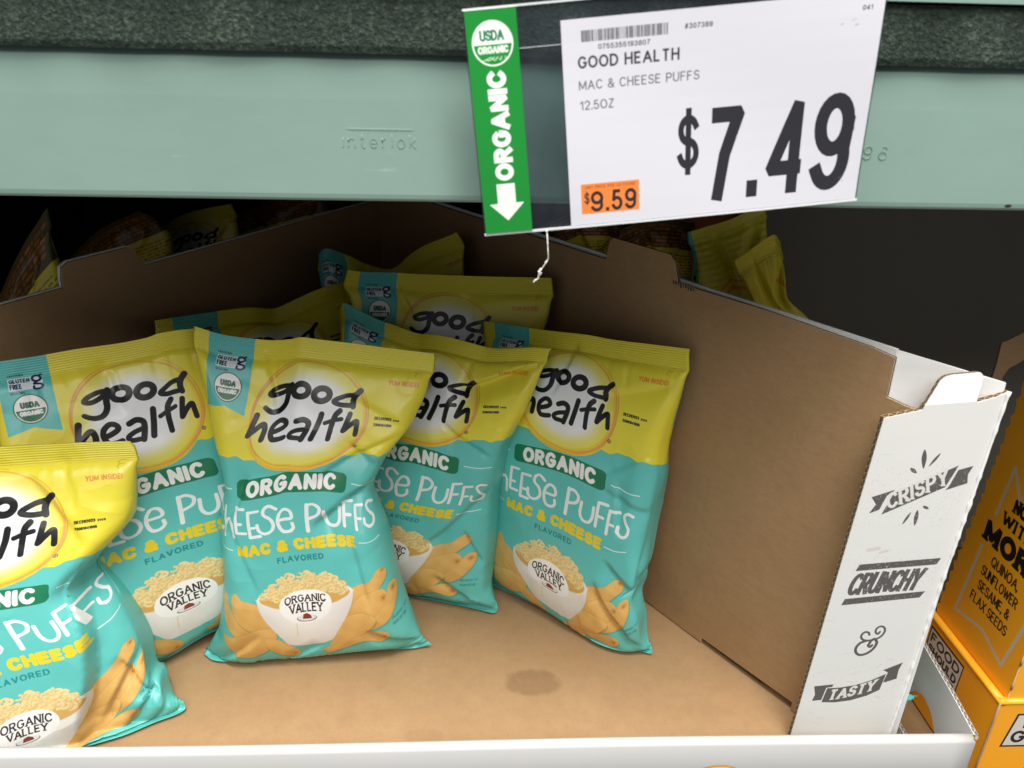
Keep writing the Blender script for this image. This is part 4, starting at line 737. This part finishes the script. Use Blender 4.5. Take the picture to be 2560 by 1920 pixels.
def bag_mesh(name, P, N, M, UU, VV, r0, r1):
    V = P[r0:r1+1].reshape(-1, 3); k = 2*N; F, Mi, U = [], [], []
    for i in range(r0, r1):
        for j in range(k):
            a, b = (i-r0)*k+j, (i-r0)*k+(j+1) % k; F.append((a, b, b+k, a+k)); fr = j < N; Mi.append(0 if fr else 1)
            if fr: jn = j+1; U += [UU[i, j], VV[i], UU[i, jn], VV[i], UU[i+1, jn], VV[i+1], UU[i+1, j], VV[i+1]]
            else: u0, u1 = (j-N)/N, (j+1-N)/N; U += [u0, i/M, u1, i/M, u1, (i+1)/M, u0, (i+1)/M]
    me = bpy.data.meshes.new(name); me.from_pydata(V.tolist(), [], F); me.polygons.foreach_set('material_index', Mi); me.polygons.foreach_set('use_smooth', [True]*len(F))
    me.uv_layers.new(name='uv').data.foreach_set('uv', U); me.update(); return me
LBL = {
 'front_mid': 'teal and yellow snack bag standing whole in the front middle, wrinkled at its right waist',
 'right': 'snack bag leaning toward the brown right wall, its right half in full view',
 'mid_right': 'snack bag squeezed between the front middle bag and the one on the right wall',
 'left': 'snack bag tilted behind the foremost left bag, its ribbon seal beside a large logo',
 'front_left': 'foremost snack bag at the left, bottom corner poking out over the cardboard floor',
 'back_right': 'dim snack bag standing upright at the back with its whole straight top edge showing',
 'back_left': 'dim snack bag in the back row with a wavy top edge, against the left wall',
 'rear': 'rearmost snack bag in the dark corner with two peaks and a sagging top'}
SPEC = {'front_mid': dict(seed=3, thick=.098, vw=1.0, fold=[(.60, .47, 1.0, .60, .10, -.013), (.62, .60, .98, .76, .09, -.006), (.70, .74, .99, .64, .06, -.005), (.66, .86, .99, .78, .05, -.004), (.22, .64, .02, .42, .06, -.006), (.25, .16, .05, .02, .05, -.006), (.78, .14, .99, .04, .05, -.007), (.36, .80, .30, .97, .07, -.007), (.10, .50, .24, .30, .05, -.004), (.55, .10, .38, .03, .04, -.004), (.80, .45, .84, .22, .05, -.004)], dent=[(.9, .55, .10, -.006), (.3, .86, .12, -.004)]),
 'right': dict(seed=5, thick=.085, fold=[(.76, .26, .99, .02, .05, -.008), (.80, .34, 1.0, .24, .06, -.006), (.86, .42, .80, .60, .05, -.005), (.92, .10, .99, .01, .02, .004), (.62, .82, .99, .90, .06, -.004), (.72, .56, 1.0, .50, .06, -.005), (.5, .97, .42, .8, .06, -.004), (.95, .68, .72, .60, .05, -.003)], dent=[(.78, .66, .12, -.004)]),
 'mid_right': dict(seed=8, thick=.085, fold=[(.66, .26, .98, .50, .09, -.009), (.74, .16, .99, .02, .05, -.008), (.60, .84, .98, .93, .07, -.010), (.58, .74, .98, .60, .06, -.005), (.30, .93, .52, .84, .06, -.008), (.90, .10, .99, .01, .02, .004), (.86, .34, .97, .20, .05, -.006)], dent=[(.85, .45, .1, -.006)]),
 'left': dict(seed=11, thick=.085, fold=[(.66, .42, 1.0, .54, .06, -.007), (.42, .96, .46, .80, .06, -.005), (.80, .88, .99, .95, .05, -.004), (.70, .30, .98, .20, .06, -.005)]),
 'front_left': dict(seed=14, thick=.095, fold=[(.66, .02, 1.0, .70, .16, -.022), (.80, .36, .92, .62, .05, .006), (.72, .10, .99, .30, .05, -.007), (.80, .06, .995, .16, .035, -.007), (.86, .03, .99, .08, .02, -.005), (.93, .14, .985, .03, .015, .003), (.62, .92, .86, .70, .07, -.005), (.74, .97, .80, .82, .04, -.003), (.88, .30, .97, .12, .04, -.006)], dent=[(.93, .52, .1, -.010)]),
 'back_right': dict(seed=17, thick=.06, fold=[(.25, .97, .33, .84, .05, -.004), (.6, .95, .64, .8, .05, -.003)]), 'back_left': dict(seed=20, thick=.06, curl=1.6), 'rear': dict(seed=23, thick=.05, curl=1.2)}
def place(key, D, label, group, flip=False):
    X, Nn, Mm = film(D.get('seed', 1), D.get('thick', .05), levels=D.get('levels', ((32, 46, 280), (96, 138, 120)))); P, UU, VV = bag_points(D, X, Nn, Mm); base = Vector(((D['A'][0]+D['B'][0])/2, (D['A'][1]+D['B'][1])/2, D['A'][2]))
    rs_ = int(.938*Mm); me = bag_mesh('snack_bag', P-np.array(base), Nn, Mm, UU, VV, 0, rs_); o = link('snack_bag', me, [M_bb, M_bf] if flip else [M_bf, M_bb]); o.location = base
    c = link('top_seal', bag_mesh('top_seal', P-np.array(base), Nn, Mm, UU, VV, rs_, Mm), [M_bb, M_bf] if flip else [M_bf, M_bb]); c.parent = o
    return tag(o, label, 'snack bag', group)
for key, D in BAGS.items():
    D.update(SPEC[key]); place(key, D, LBL[key], 'snack bags standing in the open carton')
LOW = ((24, 34, 200), (48, 68, 60))
FL = {'side_left': ('bag seen edge-on beyond the left brown wall, pale peak rising near the beam', True), 'dark_a': ('shadowed bag beyond the left wall, partly behind its cardboard tab', True),
 'dark_b': ('shadowed bag beyond the left wall, just right of the cardboard tab', False), 'dark_c': ('shadowed bag furthest back beyond the left wall, near the carton corner', True),
 'dark_d': ('shadowed bag beyond the right wall, left of its tab, under the price sign', True), 'dark_e': ('shadowed bag directly behind the tab of the right wall', True),
 'turned': ('yellow bag beyond the right wall with a straight side and thin teal ribbon', False), 'leaning': ('yellow bag drooping over the top edge of the right wall', False),
 'corner': ('bag with only a small bottom corner showing between printed post and tray side', True)}
for key, D in FAR.items():
    D.update(dict(seed=30+len(key)+ord(key[-1]), levels=LOW, thick={'side_left': .03, 'corner': .02}.get(key, .045), fold=[(.3, .95, .6, .6, .1, -.012), (.9, .9, .6, .7, .1, -.01)] if key != 'corner' else []))
    if key in ('turned', 'leaning'): D['crop'] = {'turned': (.03, .9, .2), 'leaning': (.62, .36, .6)}[key]
    place(key, D, FL[key][0], 'snack bags standing outside the open carton', FL[key][1])
# ------------------------------------------------------------------ price sign: smoky sleeve, green sticker, paper
sign = thing('price_sign', 'hanging price sign reading $7.49 with a green organic strip on its left', 'price sign', (.13, -.035, .64))
SO, SX, SY = Vector((.0055, -.035, .5588)), Vector((.9941, 0, .1084)), Vector((-.1084, 0, .9941)); SN = SX.cross(SY)
def sheet(name, x0, x1, y0, y1, off, th, mats, nx=24, bow=.0016):
    """thin bowed sheet in the sign's frame (mm); the right side hangs slightly wider at the top"""
    rows = []; V, F, U, Mi = [], [], [], []; ny = 10
    P = lambda x, y, o: SO+SX*(x*(1+.030*(y/136)*(x/250)))/1000+SY*y/1000+SN*(o+bow*math.sin(math.pi*x/250)*(1 if True else 0)+.0008*math.sin(y/30+x/60))
    for s in (0, 1):
        for j in range(ny+1):
            for i in range(nx+1): V.append(P(x0+(x1-x0)*i/nx, y0+(y1-y0)*j/ny, off-(th if s else 0)))
    k = (nx+1)*(ny+1); uv = lambda i, j: (i/nx, j/ny)
    for j in range(ny):
        for i in range(nx):
            a = j*(nx+1)+i; F.append((a, a+1, a+nx+2, a+nx+1)); U += [uv(i, j), uv(i+1, j), uv(i+1, j+1), uv(i, j+1)]; Mi.append(0)
            F.append((a+k, a+k+nx+1, a+k+nx+2, a+k+1)); U += [uv(i, j), uv(i, j+1), uv(i+1, j+1), uv(i+1, j)]; Mi.append(1)
    ring = [j for j in range(nx+1)]+[(j+1)*(nx+1)-1 for j in range(1, ny+1)]+[ny*(nx+1)+i for i in range(nx-1, -1, -1)]+[j*(nx+1) for j in range(ny-1, 0, -1)]
    for i in range(len(ring)): a, b = ring[i], ring[(i+1) % len(ring)]; F.append((a, a+k, b+k, b)); U += [(0, 0)]*4; Mi.append(1)
    me = bpy.data.meshes.new(name); me.from_pydata([tuple(v) for v in V], [], F); me.polygons.foreach_set('material_index', Mi); ul = me.uv_layers.new(name='uv').data
    for i, q_ in enumerate(U): ul[i].uv = q_
    me.update(); return link(name, me, mats, sign)
PAP = (214, 213, 221)
pp = Canvas(196, 126, 8, PAP); IK = (42, 42, 49); LK = (96, 96, 104); X0 = 57.5; TY = 126
def pt(s, x0, x1, y, h, th, col, **k): pp.fill(text(s, x0-X0, TY-y, x1-x0, h, th, **k), col)
rb = random.Random(12); x = 69.8
while x < 122.4:
    b = rb.choice([.35, .35, .7, 1.0]); pp.fill([[(x-X0, TY-119.3), (x+b-X0, TY-119.3), (x+b-X0, TY-112.7), (x-X0, TY-112.7)]], (78, 78, 84)); x += b+rb.choice([.35, .35, .7])
pt('0755355193807', 80, 112, 107.9, 3.0, .5, (60, 60, 66)); pt('#307389', 133, 150, 114.8, 3.0, .52, (70, 70, 76)); pt('041', 240.2, 246.4, 115.8, 2.9, .5, (70, 70, 76))
pt('GOOD HEALTH', 67, 130.2, 97.6, 7.1, 1.25, (52, 52, 58)); pt('MAC & CHEESE PUFFS', 67, 143, 85, 5.6, .72, LK); pt('12.5OZ', 67.2, 89, 73, 5.6, .72, LK)
def num(ch, x0, x1, y0, y1, th, kx):
    w = (x1-x0)/kx; P = text(ch, 0, 0, w, y1-y0, th); P = [np.stack([p[:, 0]*kx+x0-X0, p[:, 1]+TY-y0], 1) for p in (np.array(z) for z in P)]; pp.fill(P, IK)
num('7', 148.2, 173, 7.6, 67, 9.6, .78); num('4', 189.4, 216.8, 8, 68.3, 9.4, .80); num('9', 219.4, 246, 7.4, 69, 9.4, .86); num('$', 129.6, 144, 30, 64.8, 5.0, .72)
pp.fill([[(177-X0, TY-8), (184.3-X0, TY-8), (184.3-X0, TY-19), (177-X0, TY-19)]], IK)
pp.fill([[(65.2-X0, TY-7), (104.2-X0, TY-7), (104.2-X0, TY-26.7), (65.2-X0, TY-26.7)]], (240, 134, 62))
pt('UNIT PRICE PER US POUND', 68, 102, 23.4, 2.1, .34, (150, 84, 40))
o_ = IK; num('9', 71.5, 80, 8, 21.6, 2.2, .9); num('5', 85.5, 93, 8, 21.6, 2.2, .9); num('9', 94.5, 102.4, 8, 21.6, 2.2, .9); num('$', 67.2, 70.8, 13.8, 21.0, 1.0, .8); pp.fill([[(81.6-X0, TY-8), (83.8-X0, TY-8), (83.8-X0, TY-10.4), (81.6-X0, TY-10.4)]], IK)
for (x, y, a, b) in ((238, 108, 1.2, .7), (229, 109, 1.1, .5), (236, 111, 1.6, .35), (241, 15, 1.8, .3), (243, 12.5, .7, .4)): pp.fill([ell(x-X0, TY-y, a, b, 12, rot=-20)], (150, 150, 156), .5)
def matte(name, im, rough=.35): K = Mat(name, (1, 1, 1), rough, .5); K.base(K.tex(im)); K.bump(K.noise(500, 2), .04, .0003); return K.m
M_back = Mat('paper_back', (.7, .7, .7), .6).m
sheet('paper', 57.5, 250, .3, 125.6, .0, .0004, [matte('sign_print', pp.image('sign_print')), M_back])
gs = Canvas(31.5, 136, 12, (26, 138, 52)); W_ = (238, 244, 238)
gt = lambda y: 136-y
gs.fill([ell(15.7, gt(117), 12.7, 13.1, 60)], W_); gs.fill([ell(15.7, gt(117), 11.7, 12.1, 60, 3, 177)], (26, 138, 52)); gs.fill(text('USDA', 8, gt(118.4), 15, 6.2, 1.25, gap=.12), (40, 120, 80)); gs.fill(text('ORGANIC', 6.2, gt(111.2), 19, 4.4, 1.1, gap=.14), (226, 240, 226))
for i in range(5): gs.fill(stroke(smooth([(7+i*4, gt(108)), (9+i*3.6, gt(107.4)), (14+i*2.2, gt(109.2))]), .5), (210, 236, 210))
up_ = lambda p: np.stack([p[:, 1]-0, p[:, 0]], 1)
T_ = text('ORGANIC', 0, 0, 67, 12.2, 3.4, gap=.16); T_ = [np.stack([22.2+np.array(p)[:, 1], gt(34.2)-np.array(p)[:, 0]], 1) for p in T_]; gs.fill(T_, W_)
gs.fill([[(10, gt(32.2)), (22, gt(32.2)), (22, gt(19.5)), (27.4, gt(19.4)), (15.9, gt(7.8)), (4.4, gt(19.2)), (9.9, gt(19.5))]], W_)
sheet('green_strip', 0, 31.3, .2, 135.4, .0012, .0006, [matte('strip_print', gs.image('strip_print'), .28), M_back], nx=6)
K = Mat('smoky_sleeve', (.05, .055, .07), .22, .5); tr = N_(K.t, 'ShaderNodeBsdfTransparent'); tr.inputs[0].default_value = (.80, .86, .88, 1); mx = N_(K.t, 'ShaderNodeMixShader'); mx.inputs[0].default_value = .24
out_ = K.t.nodes['Material Output']; K.l(tr.outputs[0], mx.inputs[1]); K.l(K.b.outputs[0], mx.inputs[2]); K.l(mx.outputs[0], out_.inputs[0]); n = K.noise(45, 4); K.base(K.ramp(n, [(.4, (.045, .052, .065)), (.75, (.085, .095, .11))])); K.rough(K.math('ADD', K.math('MULTIPLY', n, .3), .12)); K.m.surface_render_method = 'DITHERED'; M_sl = K.m
sheet('sleeve', -1, 251.5, -.8, 136.4, -.0009, .0004, [M_sl, M_sl])
K = Mat('clear_edge', (.72, .75, .76), .2, .5); M_ce = K.m
sheet('sleeve_hem', -1, 251.5, -1.5, .0, .0003, .0012, [M_ce, M_ce], nx=30); sheet('sleeve_hem', -1, 251.5, 135.6, 136.8, .0003, .0012, [M_ce, M_ce], nx=30); sheet('sleeve_seam', 31.6, 57.5, 112.2, 112.5, -.0005, .0002, [M_ce, M_ce], nx=4)
K = Mat('white_thread', (.75, .72, .66), .8); M_th = K.m; R = random.Random(2)
tp_ = [(.0462, -.0368, .5618), (.0466, -.0374, .5590), (.0474, -.0395, .5490), (.0478, -.0390, .5435), (.0462, -.0385, .5400), (.0442, -.0380, .5365), (.0425, -.0380, .5345), (.0420, -.0385, .5325), (.0432, -.0380, .5330), (.0418, -.0382, .5310), (.0415, -.0380, .5290), (.0395, -.0378, .5275), (.0382, -.0380, .5262)]
o = tube('thread', smooth(tp_, 4), .0004, M_th, rs=[.00032+.0004*(R.random()**3)+(.0006 if 20 < i < 36 and i % 3 else 0) for i in range(4*(len(tp_)-1)+1)]); tag(o, 'short frayed white thread dangling below the price sign', 'thread')

# ------------------------------------------------------------------ yellow cartons on the right
YC = (250, 170, 24)
def ymat(name, im=None, s=None, o=None, axis='y'):
    K = Mat(name, (.92, .42, .02), .42, .5)
    if im:
        mp = N_(K.t, 'ShaderNodeMapping'); mp.inputs['Location'].default_value = (*o, 0); mp.inputs['Scale'].default_value = (*s, 1); K.l(K.co('UV'), mp.inputs[0]); K.base(K.tex(im, mp.outputs[0]))
    K.bump(K.noise(12, 3), .15, .002); return K.m
yc = thing('display_carton', 'orange-yellow upper carton printed MORE QUINOA, torn along its dark rear edge', 'carton', (.60, .1, .04))
F = Canvas(.16, .36, 5000, YC); ty = lambda y, z: (.20-y/1000, .40-z/1000); BK = (28, 22, 16); FRM = (205, 190, 170)
def yt(s, y0, y1, z, h, th, col=BK, **k): F.fill(text(s, .20-y0/1000, .40-z/1000, (y0-y1)/1000, h/1000, th/1000, **k), col)
for a, b in (((146.5, 210), (140.9, 273)), ((140.9, 273), (118, 240)), ((151.3, 165), (161, 66.5)), ((161, 66.5), (111.7, 77.9)), ((111.7, 77.9), (71.3, 64)), ((71.3, 64), (58, 140))): F.fill(stroke([ty(*a), ty(*b)], .0042), FRM)
yt('NOW', 126, 90, 227, 17, 4, serif=.8, gap=.15); yt('WITH', 136, 84, 206.5, 15.5, 3.6, serif=.7, gap=.15); yt('MORE', 155, 58, 173.5, 27, 7.5, serif=.75, gap=.16)
yt('QUINOA,', 131, 84, 153, 13, 1.9, gap=.14); yt('SUNFLOWER', 141, 78, 134, 13, 1.9, gap=.12); yt('SESAME, &', 139, 83, 115, 13, 1.9, gap=.14); yt('FLAX SEEDS', 145, 79, 96, 13, 1.9, gap=.12)
im_y = F.image('yellow_carton_print'); M_yf = ymat('yellow_print', im_y, (1/.16, 1/.36), (.20/.16, -.04/.36)); M_y = ymat('yellow_board')
R = random.Random(7); zg = []
z = .037
while z < .40:
    yb = .1880-.0190*(z-.04)/.23 if z < .27 else .1690-.004*(z-.27)/.1; d_ = R.uniform(.012, .022)
    for f_, o_ in ((0, 0), (.25, .0012), (.5, .0026), (.72, .0032), (.8, .0012), (.95, .0002)): zg.append((-(yb+o_*R.uniform(.6, 1.4)+R.uniform(-.0004, .0004)), z+f_*d_))
    z += d_
face = [(-.0480, .037), (-.0480, .42)]+[(a, b) for a, b in zg[::-1]]
o = panel('printed_side', face, (.575, 0, 0), (0, -1, 0), (0, 0, 1), .003, [M_yf, M_kraft, M_edge], yc)
n_ = SN
o = panel('front_side', [(.5755, .037), (.74, .037), (.74, .42), (.5755, .42)], (0, .0478, 0), (1, 0, 0), (0, 0, 1), .003, [M_y, M_kraft, M_edge], yc)
for i in range(6): z = .052+i*.034; tube('perforation', [(.5748, .0474, z), (.5748, .0472, z+.011)], .0011, M_edge, yc, n=5)
yt2 = thing('tray', 'bright orange-yellow tray with a FOOD SHOULD label at the right edge', 'tray', (.62, .1, -.09))
F2 = Canvas(.24, .14, 4000, YC)
def lab(cv, q4, lines, X, Y):
    cv.fill([[(X(p[0]), Y(p[1])) for p in q4]], (34, 30, 28)); c_ = np.mean(q4, 0); cv.fill([[(X(c_[0]+(p[0]-c_[0])*.95), Y(c_[1]+(p[1]-c_[1])*.90)) for p in q4]], (214, 208, 200))
Xf = lambda y: .24-y; Yf = lambda z: .05-z
lab(F2, [(.1775, .0260), (.1075, .0255), (.1085, -.0300), (.1775, -.0300)], (), Xf, Yf)
for s, z, h in (('FOOD', .0060, .0135), ('SHOULD', -.0085, .0115)): F2.fill(text(s, Xf(.173), Yf(z), .0600, h, .0027, gap=.12), (28, 24, 22))
F2.fill(text('TASTE', Xf(.173), Yf(-.0225), .06, .0115, .0027), (28, 24, 22))
im2 = F2.image('yellow_tray_print'); M_y2 = ymat('yellow_tray_print', im2, (1/.24, 1/.14), (1.0, .09/.14))
o = panel('left_side', [(-.0450, -.092), (-.0450, .0350), (-.40, .0350), (-.40, -.092)][::-1], (.5660, 0, 0), (0, -1, 0), (0, 0, 1), .003, [M_y2, M_kraft, M_edge], yt2)
rim = lambda a: [(math.cos(t_)*a, math.sin(t_)*a) for t_ in np.linspace(0, 2*math.pi, 12, endpoint=False)]
o = loft('rolled_rim', [[(.5695+p[0]*1.05, y, .0360+p[1]*.75) for p in rim(.0048)] for y in np.linspace(.044, .40, 12)], M_y, yt2, smooth_=True)
o = loft('rolled_rim', [[(x, .0480+p[0], .0360+p[1]*.75) for p in rim(.0048)] for x in np.linspace(.566, .80, 8)], M_y, yt2, smooth_=True)
F3 = Canvas(.24, .14, 4000, YC); lab(F3, [(.0245, .020), (.12, .020), (.12, -.0300), (.0175, -.0300)], (), lambda x: x, lambda z: .05-z)
F3.fill(text('FOOD', .036, .05+.0015, .07, .016, .0036, gap=.12)+text('GOOD', .0265, .05+.0235, .07, .018, .0038, gap=.12), (28, 24, 22))
M_y3 = ymat('yellow_front_print', F3.image('yellow_front_print'), (1/.24, 1/.14), (-.566/.24, .09/.14))
o = panel('front_side', [(.5662, -.092), (.806, -.092), (.806, .035), (.5662, .035)], (0, .0445, 0), (1, 0, 0), (0, 0, 1), .003, [M_y3, M_kraft, M_edge], yt2)
tube('worn_corner', [(.5655, .0440, .036), (.5655, .0440, .01), (.5655, .0440, -.05), (.5655, .044, -.09)], .0011, M_edge, yt2)
# torn brown carton standing behind the yellow one
R = random.Random(21)
pl_ = [(.4495, .30), (.4640, .30), (.4665, .4050), (.4605, .4170), (.4645, .4262), (.4750, .4320), (.4830, .4400), (.4830, .4700), (.4660, .4580), (.4560, .4520), (.4500, .4500), (.4520, .4300)]
o = panel('torn_flap', [((a-.45)*1.333+R.uniform(-.0006, .0006), .68+(b-.68)*1.333+R.uniform(-.0008, .0008)) for a, b in pl_], (.60, .25, 0), (1, .1, 0), (0, 0, 1), .004, [M_kraft, M_kraft, M_edge], None); tag(o, 'torn dark brown cardboard flap sticking up at the right edge', 'cardboard flap')
K = Mat('red_brown_board', (.34, .09, .03), .8); M_rb = K.m
o = panel('carton_side', [(.30, -.09), (.5050, -.09), (.5060, .27), (.4985, .62), (.30, .62)], (0, .60, 0), (1, 0, 0), (0, 0, 1), .004, [M_rb, M_kraft, M_edge], None); tag(o, 'dark reddish brown board behind the bags at the right back', 'cardboard')
K = Mat('shade_grey', (.21, .205, .175), .7); M_shade = K.m
o = panel('shade_backdrop', [(.40, -.09), (1.3, -.09), (1.3, .62), (.40, .62)], (0, .64, 0), (1, -.18, 0), (0, 0, 1), .004, [M_shade, M_shade, M_edge], None); tag(o, 'large dark grey sheet standing in for the shaded gap right of the bags', 'board')  # grey sheet added where there is only a shaded gap
